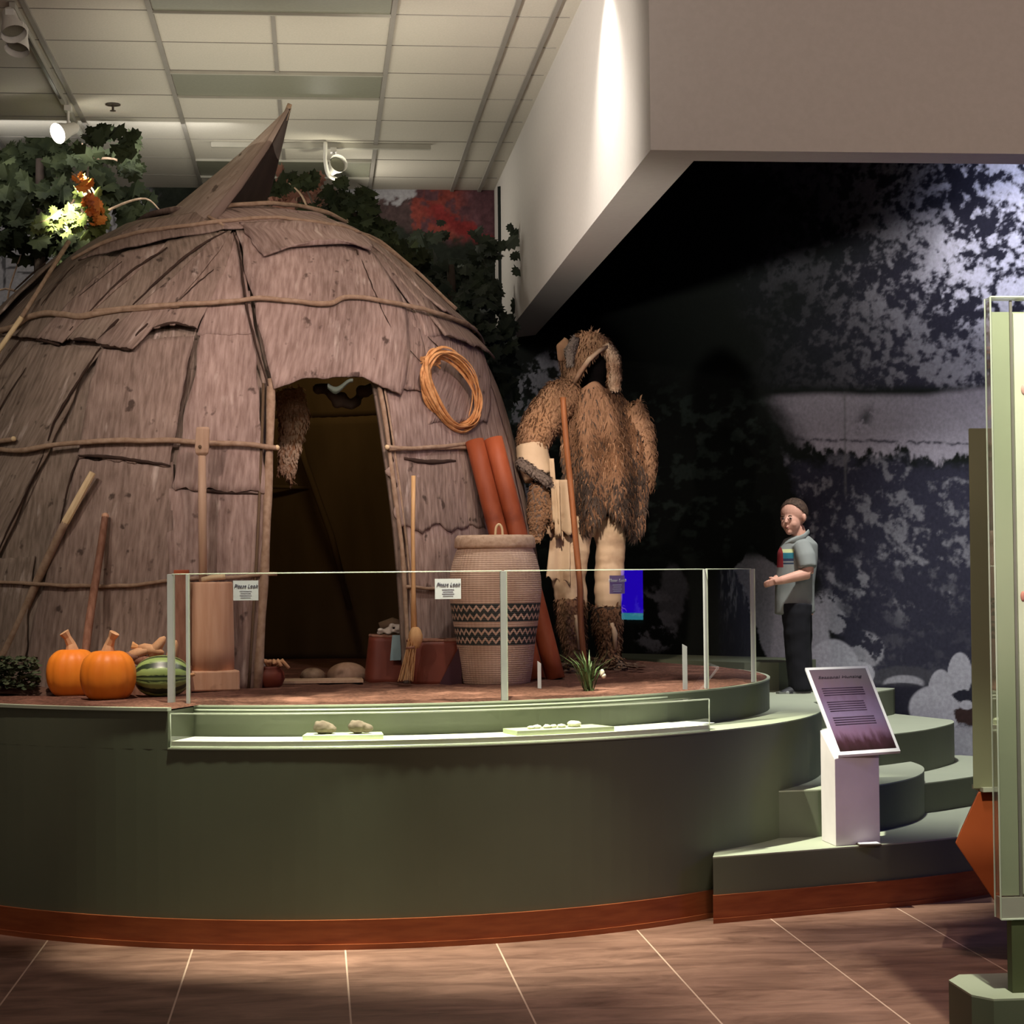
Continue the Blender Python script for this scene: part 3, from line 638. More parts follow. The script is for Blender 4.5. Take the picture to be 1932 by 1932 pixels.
# lashed hoops
def hoop(pts, r, name='hoop_pole', mt='pole', off=.05):
    P = [hit(*p) if abs(p[0]) > 7 or abs(p[1]) > 7 else p for p in pts]; P3 = [dpt(t, z, off) for t, z in P]; P3 = catmull(P3, 6)
    P3 = [p+Vector((0, 0, .006*mnoise.noise((p.x*9, p.y*9, 1)))) for p in P3]
    rs = [r*(1+.22*mnoise.noise((p.x*7, p.y*7, 5))) for p in P3]; return MB().tube(P3, rs, 8).build(name, M[mt], wig, True)
hoop([(148, 508), (200, 480), (262, 460), (335, 449), (425, 438), (505, 431), (590, 440), (660, 455), (745, 498), (790, 530)], .011, off=.062)
hoop([(660, 457), (720, 470), (760, 492), (800, 540), (850, 600)], .010, off=.07)
hoop([(-6, 640), (40, 632), (72, 612), (110, 606), (160, 613), (200, 604), (270, 597), (340, 592)], .016, off=.062)
hoop([(190, 604), (300, 596), (420, 589), (500, 583), (560, 588), (612, 592), (650, 580), (740, 592), (820, 612), (893, 637)], .012, off=.072)
hoop([(700, 585), (780, 600), (850, 622), (891, 634)], .011, off=.07)
hoop([(-8, 838), (20, 838), (43, 834)], .014, off=.055)
hoop([(-6, 852), (60, 856), (130, 844), (230, 838), (320, 838), (420, 843), (519, 851)], .0125, off=.062)
hoop([(718, 849), (760, 851), (820, 847), (880, 841)], .011, off=.05)
hoop([(722, 853), (790, 850), (870, 849)], .009, off=.05)
hoop([(-6, 1098), (70, 1102), (130, 1106), (250, 1106), (330, 1095), (420, 1092), (520, 1083)], .009, off=.045)
hoop([(756, 1108), (800, 1112), (870, 1112)], .009, off=.04)
hoop([(418, 413), (500, 408), (580, 411), (640, 424), (665, 440)], .012, off=.07)
# cut ends of the hoops
for p in ((519, 851), (718, 850), (893, 637), (43, 834), (340, 592)):
    t, z = hit(*p); MB().ell(dpt(t, z, .062), (.013, .013, .013), 10, 6).build('cut_end', M['cutwood'], wig, True)
# door frame
for (a, b, r, nm) in ((doorL, -.006, .021, 'door_post'), (doorR, .006, .012, 'door_post')):
    P = [dpt(a(z)+b, z, .030+.004*math.sin(z*9)) for z in np.linspace(.96, 2.44, 14)]
    MB().tube(P, [r*(1+.12*math.sin(i*1.7)) for i in range(14)], 10).build(nm, M['pole'], wig, True)
P = [dpt(doorL(z)-.03, z, .035) for z in np.linspace(.96, 2.42, 12)]; MB().tube(P, .007, 8).build('door_post', M['bark_dark'], wig, True)
P = [dpt(doorR(z)+.025, z, .03) for z in np.linspace(.96, 2.44, 12)]; MB().tube(P, .006, 8).build('door_post', M['pole'], wig, True)
# inside frame poles seen through the door
ip = MB()
ip.tube([PY(545, 760, 12.3), PY(575, 870, 12.4), PY(625, 1010, 12.5), PY(660, 1150, 12.6)], .02, 8)
ip.tube([PY(500, 918, 12.75), PY(620, 922, 12.8), PY(760, 912, 12.75)], .012, 8)
ip.build('inner_pole', M['bark_dark'], wig, True)
# smoke flap: light painted into the outer sheet, shade into the inner one
def W(x, y, Y): return PY(x, y, Y)
ap = W(545, 205, 10.95)
def flap(u, v):
    # u across from left base edge to fold, v from base to apex
    b = catmull([W(262, 449, 10.95), W(330, 438, 10.62), W(400, 414, 10.45)], 10)[int(round(u*20))]
    l = catmull([W(262, 449, 10.95), W(340, 385, 10.95), W(455, 290, 10.9), ap], 10)
    r = catmull([W(404, 412, 10.45), W(455, 345, 10.6), W(505, 275, 10.8), ap], 10)
    k = v*30; i = min(29, int(k)); f = k-i; L_ = l[i]*(1-f)+l[i+1]*f; R2 = r[i]*(1-f)+r[i+1]*f
    p = L_*(1-u)+R2*u; p.y -= .10*math.sin(PI*u)*(1-v)
    return p+(b-(l[0]*(1-u)+r[0]*u))*(1-v)**3
me = MB().grid(flap, 21, 26).mesh('smoke_flap'); setuv(me, lambda i: (me.vertices[i].co.x*.9-me.vertices[i].co.z*.8, me.vertices[i].co.z*.7+me.vertices[i].co.x*.6))
fl = link('smoke_flap', me, barkmat('lit_flap_bark', (.36, .27, .22), (.50, .39, .33), 4), wig, True); solid(fl, .014)
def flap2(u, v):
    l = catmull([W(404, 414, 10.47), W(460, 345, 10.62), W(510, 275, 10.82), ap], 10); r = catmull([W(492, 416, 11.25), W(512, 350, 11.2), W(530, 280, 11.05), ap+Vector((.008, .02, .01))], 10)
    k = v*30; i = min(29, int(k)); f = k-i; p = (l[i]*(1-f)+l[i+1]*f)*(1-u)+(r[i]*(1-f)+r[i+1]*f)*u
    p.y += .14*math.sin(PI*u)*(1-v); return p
me = MB().grid(flap2, 14, 26).mesh('smoke_flap'); fl2 = link('smoke_flap', me, mat('shaded_inner_bark', (.030, .018, .014), (.05, .03, .024), 6, .95), wig, True); solid(fl2, .012)
rim = MB(); rim.tube([W(400, 414, 10.42), W(452, 348, 10.57), W(503, 276, 10.78), W(543, 206, 10.93)], [.028, .026, .02, .012], 8, flat=.35); rim.build('flap_rim', M['bark'][0], wig, True)
fp = MB(); fp.tube([W(543, 200, 10.96), W(520, 300, 11.1), W(498, 350, 11.2), W(515, 410, 11.25)], .008, 8); fp.tube([W(536, 226, 10.97), W(547, 196, 10.96)], [.017, .013], 8)
fp.build('flap_pole', M['pole'], wig, True); fp = MB(); fp.tube([W(392, 408, 10.4), W(414, 420, 10.38), W(428, 432, 10.36)], .009, 8); fp.build('flap_pole', M['pole'], wig, True)
# shards at the upper left rim
sh = MB()
for i in range(9):
    x = 175+i*14; y = 492-i*6.2; a = W(x, y, 10.9); sh.obox(a+Vector((0, 0, .01)), Vector((.035, 0, .015)), (0, .03, 0), (-.004, 0, .006))
sh.build('bark_shard', M['bark'][0], wig)

# ================================================================== THINGS AGAINST THE LODGE
def stick(name, label, cat, pts, rs, m, tipm=None, n=10, loc=None):
    t = thing(name, label, cat, loc or pts[0]); MB().tube(catmull(pts, 5), [interp(i, np.linspace(0, (len(pts)-1)*5, len(rs)), rs) for i in range((len(pts)-1)*5+1)], n).build('shaft', m, t, True)
    return t
B = lambda x, y, off=.05: dpt(*hit(x, y), off)
p0 = PZ(-28, 1301, .966); a1 = B(138, 990, .07); a2 = B(190, 900, .085)
t = stick('digging_stick', 'long digging stick with a pale peeled tip leaning by the pumpkins', 'stick', [p0, p0.lerp(a1, .35)+Vector((.01, 0, 0)), p0.lerp(a1, .7), a1], [.024, .019, .021, .019], M['pole'])
MB().tube([a1+(a1-a2)*.06, a1, a1.lerp(a2, .5), a2], [.016, .020, .019, .017], 8).build('peeled_tip', M['cutwood'], t)
pm0 = p0.lerp(a1, .17); MB().tube([pm0, p0.lerp(a1, .05)], [.0265, .027], 8).build('peeled_tip', M['cutwood'], t)
q0 = PY(152, 1316, 9.36); q0.z = .966; q1 = B(208, 978, .06)
t = stick('walking_stick', 'short dark red stick leaning on the bark behind the pumpkins', 'stick', [q0, q0.lerp(q1, .4)+Vector((-.006, 0, 0)), q0.lerp(q1, .8), q1], [.018, .020, .018, .016], M['redbark'])
MB().ell(q1, (.018, .018, .016), 10, 8).build('knob', M['logwood'], t, True)
# tall pole at the upper left
u0 = B(-20, 745, .10); u1 = B(66, 622, .10); u2 = B(150, 486, .10)
t = thing('lodge_pole', 'peeled pale pole lying across the upper left of the lodge', 'pole', u0)
MB().tube([u0, u0.lerp(u1, .5), u1], [.012, .014, .013], 8).build('shaft', M['cutwood'], t, True)
MB().tube([u1, u1.lerp(u2, .5), u2], [.012, .011, .013], 8).build('shaft', M['pole'], t, True)

# mortar and pestle
mc = PZ(398, 1302, .975); Ym = mc.y
t = thing('wooden_mortar', 'upright peeled log mortar with a wider square foot, left of the doorway', 'mortar', mc)
sc = Ym/3780
zt = PY(398, 1098, Ym).z
MB().lathe([(.108, .072), (.108, .2), (.103, zt-mc.z-.01), (.098, zt-mc.z), (.075, zt-mc.z), (.07, zt-mc.z-.05)], (mc.x-.004, mc.y+.03, mc.z), 24, wob=lambda q, z: 1+.035*math.sin(2*q+1)+.02*math.sin(5*q)).build('log_body', M['logwood'], t, True)
bevel(MB().obox((mc.x+.0, mc.y+.03, mc.z+.045), (.116, .02, 0), (-.02, .105, 0), (0, 0, .047)).build('foot', M['logwood'], t), .008)
MB().tube([(mc.x-.10, mc.y-.085, mc.z), (mc.x-.10, mc.y-.085, mc.z+.09)], .012, 8).build('foot', M['logwood'], t)
MB().tube([PY(380, 1094, Ym), PY(400, 1090, Ym), PY(425, 1088, Ym)], [.011, .014, .012], 8).build('lashing', M['cutwood'], t, True)
pt = thing('wooden_pestle', 'tall wooden pestle with a square block head standing in the log mortar', 'pestle', (mc.x-.03, Ym, zt))
b0 = PY(383, 1098, Ym+.03); b1 = PY(381, 855, Ym+.05); b2 = PY(383, 806, Ym+.05)
MB().tube([b0, b0.lerp(b1, .5), b1], [.019, .020, .018], 12).build('shaft', M['palewood'], pt, True)
hd = MB(); hd.tube([b1+Vector((0, 0, -.012)), b1, b1+Vector((0, 0, .02)), b2+Vector((0, 0, -.01)), b2], [.020, .034, .037, .036, .031], 6); bevel(hd.build('block_head', M['palewood'], pt), .004)
MB().ell(PY(377, 843, Ym+.012), (.008, .005, .009), 8, 6).build('peg_hole', M['bark_dark'], pt, True)
# small red stake behind the glass
sk = PY(343, 1106, 9.3); t = thing('wooden_stake', 'short flat reddish stake between the striped squash and the mortar', 'stake', (sk.x, sk.y, .97))
bevel(MB().box((sk.x-.03, sk.y-.008, .97), (sk.x+.028, sk.y+.008, sk.z+.07)).build('blade', M['redbark'], t), .003)
bevel(MB().box((sk.x-.036, sk.y-.011, sk.z+.055), (sk.x+.034, sk.y+.009, sk.z+.075)).build('cap', M['birchroll'], t), .003)

# pumpkins
def pumpkin(c, R, H, label, stemtilt):
    t = thing('pumpkin', label, 'pumpkin', c, 'orange pumpkins')
    prof = []
    for i in range(21):
        a = PI*i/20; r = R*max(.02, math.sin(a))**.72; z = H/2-H/2*math.cos(a)*(1 if 1 else 0)
        if i < 3: r = R*(.1+.25*i)
        prof.append((r, z))
    prof = [(R*.30, .0), (R*.62, H*.02), (R*.82, H*.12), (R*.95, H*.28), (R, H*.47), (R*.97, H*.66), (R*.86, H*.83), (R*.62, H*.96), (R*.35, H*1.0), (R*.12, H*.965)]
    zs = [p[1] for p in prof]; P2 = [ (v.x, v.y) for v in [q.xy for q in catmull([Vector((a, b, 0)) for a, b in prof], 3)] ]
    MB().lathe(P2, c, 72, wob=lambda q, z: 1-.035*abs(math.cos(q*5.5+.4))**6-.01*math.sin(3*q)).build('rind', M['orange'], t, True)
    s = Vector(c)+Vector((0, 0, H*.955))
    MB().tube([s, s+Vector((stemtilt*.2, 0, .035)), s+Vector((stemtilt*.6, -.01, .065)), s+Vector((stemtilt, -.015, .088))], [.032, .022, .017, .024], 7).build('stem', M['stemtan'], t)
c1 = PZ(134, 1313, .972); c2 = PZ(201, 1320, .972)
pumpkin((c1.x, c1.y+.06, .966), .118, .212, 'orange pumpkin half hidden, the left and rear one of the pair', -.035)
pumpkin((c2.x, c2.y+.07, .966), .122, .215, 'orange pumpkin in front, right one of the pair, with stubby stem', .03)
# striped squash
def stripemat():
    m = bpy.data.materials.new('striped_green_rind'); m.use_nodes = True; nt = m.node_tree; N = nt.nodes; L = nt.links; b = N['Principled BSDF']; b.inputs['Roughness'].default_value = .35
    tc = N.new('ShaderNodeTexCoord'); sp = N.new('ShaderNodeSeparateXYZ'); L.new(tc.outputs['UV'], sp.inputs[0])
    n = N.new('ShaderNodeTexNoise'); n.inputs['Scale'].default_value = 12; L.new(tc.outputs['UV'], n.inputs[0])
    a = N.new('ShaderNodeMath'); a.operation = 'MULTIPLY_ADD'; a.inputs[1].default_value = .35; L.new(n.outputs[0], a.inputs[0]); L.new(sp.outputs[0], a.inputs[2])
    s = N.new('ShaderNodeMath'); s.operation = 'SINE'; mu = N.new('ShaderNodeMath'); mu.operation = 'MULTIPLY'; mu.inputs[1].default_value = 2*PI; L.new(a.outputs[0], mu.inputs[0]); L.new(mu.outputs[0], s.inputs[0])
    r = N.new('ShaderNodeValToRGB'); e = r.color_ramp.elements; e[0].position = .35; e[0].color = (.022, .04, .018, 1); e[1].position = .62; e[1].color = (.28, .40, .13, 1)
    k = N.new('ShaderNodeMapRange'); k.inputs[1].default_value = -1; L.new(s.outputs[0], k.inputs[0]); L.new(k.outputs[0], r.inputs[0]); L.new(r.outputs[0], b.inputs['Base Color']); return m
M['stripe'] = stripemat()
sq = PZ(303, 1316, .972); t = thing('striped_squash', 'dark green squash with pale stripes beside the front pumpkin', 'squash', (sq.x, sq.y+.1, .966), None)
nx, nt_ = 28, 48; vs = []; R2 = .093
for i in range(nx+1):
    a = PI*i/nx
    for k in range(nt_): q = 2*PI*k/nt_; rr = R2*math.sin(a)**.75*(1+.02*math.cos(9*q)) if 0 < i < nx else .004; vs.append((sq.x-.122*math.cos(a), sq.y+.10+rr*math.cos(q), .966+R2+rr*math.sin(q)))
fs = [(i*nt_+k, i*nt_+(k+1) % nt_, (i+1)*nt_+(k+1) % nt_, (i+1)*nt_+k) for i in range(nx) for k in range(nt_)]
me = MB().add(vs, fs).mesh('rind'); cx_, cz_ = (sq.y+.10), .966+R2
uvl = me.uv_layers.new(name='UVMap')
for l in me.loops:
    co = me.vertices[l.vertex_index].co; q = math.atan2(co.z-cz_, co.y-cx_); uvl.data[l.index].uv = (4.5*math.cos(q/1.0+PI/2)*.5 if False else q/(2*PI)*9, co.x*3)
link('rind', me, M['stripe'], t, True)
MB().tube([(sq.x+.118, sq.y+.1, 1.062), (sq.x+.145, sq.y+.09, 1.068)], [.01, .007], 8).build('stem', M['stemtan'], t)
# indian corn ears behind the squash
for i, (x, y, a) in enumerate(((262, 1232, .3), (285, 1226, -.25), (243, 1240, .1), (296, 1221, .9), (325, 1232, 1.3), (272, 1246, -.1))):
    c = PY(x, y, 9.25); t = thing('corn_ear', ['tan ear of dried corn behind the squash, leftmost of the upper row', 'tan ear of dried corn in the middle of the heap behind the squash', 'reddish ear of dried corn next to the front pumpkin',
      'orange ear of dried corn standing highest in the heap', 'small ear of dried corn right of the glass post', 'reddish ear of dried corn lowest in the heap behind the squash'][i], 'corn', c, 'dried corn ears behind the squash')
    d = Vector((math.cos(a), -.1, math.sin(a)))*.06
    MB().tube([c-d, c-d*.6, c, c+d*.7, c+d], [.008, .022, .025, .018, .006], 10).build('kernels', M['redbark'] if i in (2, 5) else M['stemtan'], t, True)
    MB().tube([c-d*1.5, c-d], [.018, .007], 6, flat=.3).build('husk', M['coil'], t)
cb = PY(280, 1262, 9.25); tag(MB().box((cb.x-.20, 9.2, .96), (cb.x+.19, 9.32, cb.z+.01)).build('corn_crate', M['redbark'], loc=(cb.x, 9.26, .96)), 'low dark crate of dried corn behind the squash', 'crate')
# dark hide on the ground at the far left
hp = PZ(20, 1312, .97)
def hide(u, v): x = -.36+.62*u; return Vector((hp.x+x, hp.y-.10+.22*v, .975+.075*math.sin(PI*min(1, v*1.1))*(1-u**3)+.01*math.sin(u*14)))
solid(tag(MB().grid(hide, 24, 12).build('rolled_hide', mat('dark_brown_hide', (.05, .025, .018), (.09, .045, .03), 9, .8), smooth=True, loc=hp), 'dark brown hide lying on the soil left of the pumpkins', 'hide'), .012)

# coil of bark strips hanging on the lodge
cc = B(830, 745, .075); t = thing('bark_strip_coil', 'hanging coil of orange brown bark strips on the lodge right of the doorway', 'coil', cc)
nrmv = (cc-Vector((WC.x, WC.y, cc.z))).normalized(); ex = Vector((-nrmv.y, nrmv.x, 0)).normalized(); ex = ex if ex.x > 0 else -ex; ez = Vector((-.0, 0, 1)); fw = -abs(1)*Vector((0, 1, 0))
for k in range(13):
    rx = random.uniform(.125, .158); rz = random.uniform(.178, .215); ph = random.uniform(0, 6); tl = rad(random.uniform(14, 26)); oo = random.uniform(-.01, .03)
    P = []
    for i in range(41):
        q = 2*PI*i/40; x = rx*math.cos(q)*(1+.05*math.sin(3*q+ph)); z = rz*math.sin(q)*(1+.04*math.sin(2*q+ph))
        X = x*math.cos(tl)+z*math.sin(tl)*-.55; Zz = z*math.cos(tl)*1.0+x*math.sin(tl)*-.3
        P.append(cc+ex*X*1.5+ez*Zz+nrmv*(oo+.012*math.sin(q*2+ph)))
    MB().tube(P, random.uniform(.007, .011), 6, cap=False, flat=.4).build('bark_strip', M['coil'], t, True)
kn = MB(); k0 = PY(812, 680, cc.y-.03)
for i in range(9):
    q = random.uniform(0, 6.28); kn.tube([k0+Vector((-.05, 0, .015*math.sin(q))), k0+Vector((0, -.02, .03*math.cos(q))), k0+Vector((.05, 0, -.02+.02*math.sin(q)))], .006, 6)
kn.tube([k0+Vector((0, -.015, 0)), k0+Vector((.004, -.02, -.14))], .003, 6); kn.build('wrapping', M['coil'], t, True)

# two rolls of red inner bark
for i, (x0, y0, x1, y1) in enumerate(((895, 832, 943, 1020), (930, 828, 980, 1020))):
    a = PY(x0, y0, 10.17); b_ = PY(x1, y1, 10.07); d = (b_-a).normalized(); b_ = a+d*((.97-a.z)/d.z)
    t = thing('bark_roll', ['tall roll of smooth reddish bark, left one of the pair behind the basket', 'tall roll of smooth reddish bark, right one of the pair behind the basket'][i], 'bark roll', b_, 'rolls of reddish bark')
    mb = MB(); P = []; side = d.cross(Vector((0, 1, 0))).normalized(); fr = d.cross(side).normalized(); n = 44
    def spir(u, v):
        q = u*2*PI*1.7; r = .048-.009*u; p = a.lerp(b_, v); return p+side*math.cos(q)*r+fr*math.sin(q)*r
    o = MB().grid(spir, 60, 10).build('bark_sheet', M['birchroll'], t, True); solid(o, .003)
# basket
def basketmat():
    m = bpy.data.materials.new('woven_splint_basket'); m.use_nodes = True; nt = m.node_tree; N = nt.nodes; L = nt.links; b = N['Principled BSDF']; b.inputs['Roughness'].default_value = .7
    tc = N.new('ShaderNodeTexCoord'); sp = N.new('ShaderNodeSeparateXYZ'); L.new(tc.outputs['UV'], sp.inputs[0]); U, V = sp.outputs[0], sp.outputs[1]
    def m_(op, a, c=None, d=None):
        n = N.new('ShaderNodeMath'); n.operation = op
        for k, v in ((0, a), (1, c), (2, d)):
            if v is None: continue
            if isinstance(v, (int, float)): n.inputs[k].default_value = v
            else: L.new(v, n.inputs[k])
        return n.outputs[0]
    # zigzag: triangle wave in U (32 teeth), bands centred at two heights
    tri = m_('ABSOLUTE', m_('SUBTRACT', m_('FRACT', m_('MULTIPLY', U, 36)), .5))     # 0..0.5
    def band(c0):
        d = m_('SUBTRACT', V, c0); inb = m_('LESS_THAN', m_('ABSOLUTE', d), .043)
        z1 = m_('LESS_THAN', m_('ABSOLUTE', m_('SUBTRACT', d, m_('MULTIPLY_ADD', tri, .044, .009))), .0072)
        z2 = m_('LESS_THAN', m_('ABSOLUTE', m_('SUBTRACT', d, m_('MULTIPLY_ADD', tri, .044, -.031))), .0072)
        return m_('MULTIPLY', inb, m_('SUBTRACT', 1, m_('MAXIMUM', z1, z2)))
    dark = m_('MAXIMUM', band(.350), band(.238))
    n = N.new('ShaderNodeTexNoise'); n.inputs['Scale'].default_value = 7; L.new(tc.outputs['UV'], n.inputs[0])
    r = N.new('ShaderNodeValToRGB'); e = r.color_ramp.elements; e[0].position = .35; e[0].color = (.54, .37, .26, 1); e[1].position = .65; e[1].color = (.72, .53, .40, 1); L.new(n.outputs[0], r.inputs[0])
    x = N.new('ShaderNodeMix'); x.data_type = 'RGBA'; L.new(dark, x.inputs[0]); L.new(r.outputs[0], x.inputs[6]); x.inputs[7].default_value = (.035, .045, .04, 1); L.new(x.outputs[2], b.inputs['Base Color'])
    wv = m_('ADD', m_('SINE', m_('MULTIPLY', U, 64*2*PI)), m_('SINE', m_('MULTIPLY', V, 620))); bp = N.new('ShaderNodeBump'); bp.inputs['Strength'].default_value = .35; bp.inputs['Distance'].default_value = .003
    L.new(wv, bp.inputs['Height']); L.new(bp.outputs[0], b.inputs['Normal']); return m
M['basket'] = basketmat()
bc = PZ(943, 1293, .972); bY = bc.y+.19; s_ = bY/3780
t = thing('lidded_basket', 'tall woven barrel shaped basket with a lid and two dark zigzag bands', 'basket', (bc.x, bY, .966))
def bz(y): return PY(943, y, bY).z-.966
prof = [(60*s_, 0), (66*s_, .03), (75*s_, bz(1210)), (84*s_, bz(1150)), (87.5*s_, bz(1115)), (86*s_, bz(1085)), (80*s_, bz(1058)), (73*s_, bz(1038)), (70*s_, bz(1033))]
pp = [(v.x, v.y) for v in catmull([Vector((a, b, 0)) for a, b in prof], 4)]; NN = 64
me = MB().lathe(pp, (bc.x, bY, .966), NN).mesh('body'); H0 = pp[-1][1]
uvl = me.uv_layers.new(name='UVMap')
for p in me.polygons:
    qs = []
    for li in p.loop_indices:
        co = me.vertices[me.loops[li].vertex_index].co; qs.append((math.atan2(co.y-bY, co.x-bc.x)/(2*PI)) % 1.0)
    wrap = max(qs)-min(qs) > .5
    for li, q in zip(p.loop_indices, qs):
        co = me.vertices[me.loops[li].vertex_index].co; uvl.data[li].uv = (q+1 if wrap and q < .5 else q, co.z-.966)
link('body', me, M['basket'], t, True)
lidm = mat('woven_lid', (.50, .34, .23), (.64, .47, .34), 40, .7, .5)
lido = MB().lathe([(70*s_, H0-.004), (76*s_, H0-.002), (77*s_, H0+.01), (75.5*s_, bz(1016)), (71*s_, bz(1010)), (40*s_, bz(1011)), (.001, bz(1011))], (bc.x+.0, bY, .966), 48, wob=lambda q, z: 1+.006*math.sin(30*q)).build('lid', lidm, t, True)
zz = .966+bz(1010); hx = PY(941, 1000, bY-.03).x
MB().tube(catmull([(hx-.018, bY-.04, zz-.01), (hx-.014, bY-.04, zz+.035), (hx, bY-.04, zz+.052), (hx+.014, bY-.04, zz+.035), (hx+.018, bY-.04, zz-.01)], 5), .006, 8).build('handle', M['cutwood'], lido, True)

# folded bark vessels
def vessel(cx, cy, w0, w1, h, dz, label, fold, topx=0):
    t = thing('bark_vessel', label, 'vessel', (cx, cy, .966), 'folded bark vessels by the doorway')
    def prof(u, v):
        q = 2*PI*u; wx = w0+(w1-w0)*v; dx = .12+(.085-.12)*v; e = .55
        c, s = math.cos(q), math.sin(q); x = wx*math.copysign(abs(c)**e, c); y = dx*math.copysign(abs(s)**e, s)
        return Vector((cx+x+topx*v, cy+y, .966+h*v+dz*v*(1+c)/2))
    o = MB().grid(prof, 48, 10, True).build('body', M['reddishbark'], t, True); solid(o, .008)
    rm = MB().tube([prof(i/48, 1) for i in range(49)], .007, 6, cap=False).build('rim', M['redbark'], t, True)
    if fold:
        mb = MB(); a = Vector((cx+w0*.05, cy-.134, .968)); b_ = Vector((cx+w1*.86+topx, cy-.112, .966+h-.012)); c_ = Vector((cx+w0*1.0, cy-.125, .968))
        mb.slab([a, b_, c_], (0, -.006, 0)); mb.build('folded_corner', mat('folded_bark_corner', (.045, .014, .02), (.06, .02, .03), 6, .6), t)
    return t
v1 = PZ(742, 1293, .97); t1 = vessel(PY(736, 1280, 9.95).x, 9.98, .125, .098, .235, -.01, 'reddish brown folded bark vessel holding white fluff, nearer the doorway', False)
v2 = PZ(826, 1296, .97); t2 = vessel(PY(822, 1280, 9.74).x, 9.74, .118, .135, .215, 0.0, 'reddish brown folded bark vessel with a diagonal fold, left of the basket', True)
# fluff in vessel one
ff = PY(742, 1186, 9.93); mb = MB()
for i in range(16): mb.ell(jit(ff, .022)+Vector((random.uniform(-.05, .05), 0, 0)), (.018, .016, .011), 8, 6)
tag(fuse(mb, 'fleece_bundle', mat('white_fleece', (.55, .50, .42), (.66, .6, .52), 30, .9, .5), None, .005, 2, loc=ff), 'tuft of white fleece in the bark vessel nearer the doorway', 'fleece')
ff2 = PY(738, 1204, 9.97)
tag(MB().tube([PY(716, 1182, 9.97), PY(740, 1176, 9.97), PY(770, 1184, 9.97)], [.02, .03, .02], 8).build('folded_hide', M['bark_dark'], smooth=True, loc=ff2), 'grey folded hide at the top of the bark vessel nearer the doorway', 'hide')
tgp = PY(748, 1222, 9.84); tag(MB().obox(tgp, (.026, 0, 0), (0, .0015, 0), (.006, 0, .062)).build('price_tag', mat('pale_blue_tag', (.28, .42, .44), rough=.6), loc=tgp), 'pale blue tag hanging on the bark vessel nearer the doorway', 'tag')
# broom
bm_ = PZ(775, 1300, .972); t = thing('splint_broom', 'long handled wooden splint broom standing on its bristles by the bark vessels', 'broom', bm_)
Yb = 9.52
MB().tube([PY(780, 898, Yb+.12), PY(779, 1000, Yb+.08), PY(780, 1100, Yb+.05), PY(781, 1190, Yb+.02)], [.011, .010, .0105, .016], 10).build('handle', M['broom'], t, True)
MB().lathe([(.014, .05), (.026, .035), (.034, .012), (.034, -.012), (.026, -.035), (.018, -.05)], PY(784, 1203, Yb+.01), 16).build('collar', M['broom'], t, True)
mb = MB()
for i in range(16):
    k = (i/15-.5); x0 = 779+k*16; mb.tube([PY(x0, 1205, Yb+random.uniform(-.02, .02)), PY(x0-6+k*4, 1240, Yb+random.uniform(-.02, .02)), PY(x0-14+k*12, 1262+random.uniform(-4, 0)+24, Yb-.02+random.uniform(-.02, .02)), ], .0036, 5, flat=.5)
mb.build('bristles', M['broom'], t); MB().tube([PY(766, 1223, Yb-.02), PY(782, 1221, Yb-.035)], .005, 6).build('binding', M['redbark'], t)
# things in and at the doorway
d = PZ(505, 1300, .972); t = thing('clay_pot', 'small dark pot holding tied dried bundles at the left foot of the doorway', 'pot', (d.x+.01, d.y+.1, .966))
MB().lathe([(.03, 0), (.055, .015), (.07, .05), (.066, .08), (.05, .098), (.056, .108), (.05, .108)], (d.x+.01, d.y+.1, .966), 24).build('body', M['reddishbark'], t, True)
for k in range(5): MB().tube([(d.x+.01, d.y+.09, 1.06), (d.x-.01+.02*k, d.y+.06, 1.10), (d.x-.04+.035*k, d.y+.05, 1.105-.01*k)], [.010, .012, .008], 6).build('dried_stalk', M['stemtan'], t, True)
tag(MB().obox(PY(491, 1252, d.y+.12), (.026, 0, -.01), (0, .02, 0), (-.008, 0, .035)).build('cloth_bundle', M['white'], loc=PY(491, 1252, d.y+.12)), 'small pale cloth corner poking out above the dark pot', 'cloth')
mt = PZ(600, 1285, .985); tag(MB().obox((mt.x+.0, mt.y+.10, .982), (.22, 0, 0), (.0, .13, 0), (0, 0, .006)).build('doorway_mat', M['palewood'], loc=(mt.x, mt.y, .982)), 'pale woven mat lying on the soil just inside the doorway', 'mat')
for (x, y, rx, rz, lb) in ((655, 1272, .105, .055, 'rounded tan leather bundle on the ground inside the doorway'), (590, 1274, .065, .035, 'small grey leather bundle left of the tan one inside the doorway')):
    c = PY(x, y, 10.35); tag(MB().ell((c.x, c.y, .985), (rx, .09, rz*1.25), 24, 14).build('leather_bundle', M['palewood'] if rx > .1 else M['pole'], smooth=True, loc=(c.x, c.y, .985)), lb, 'bundle', 'leather bundles inside the doorway')
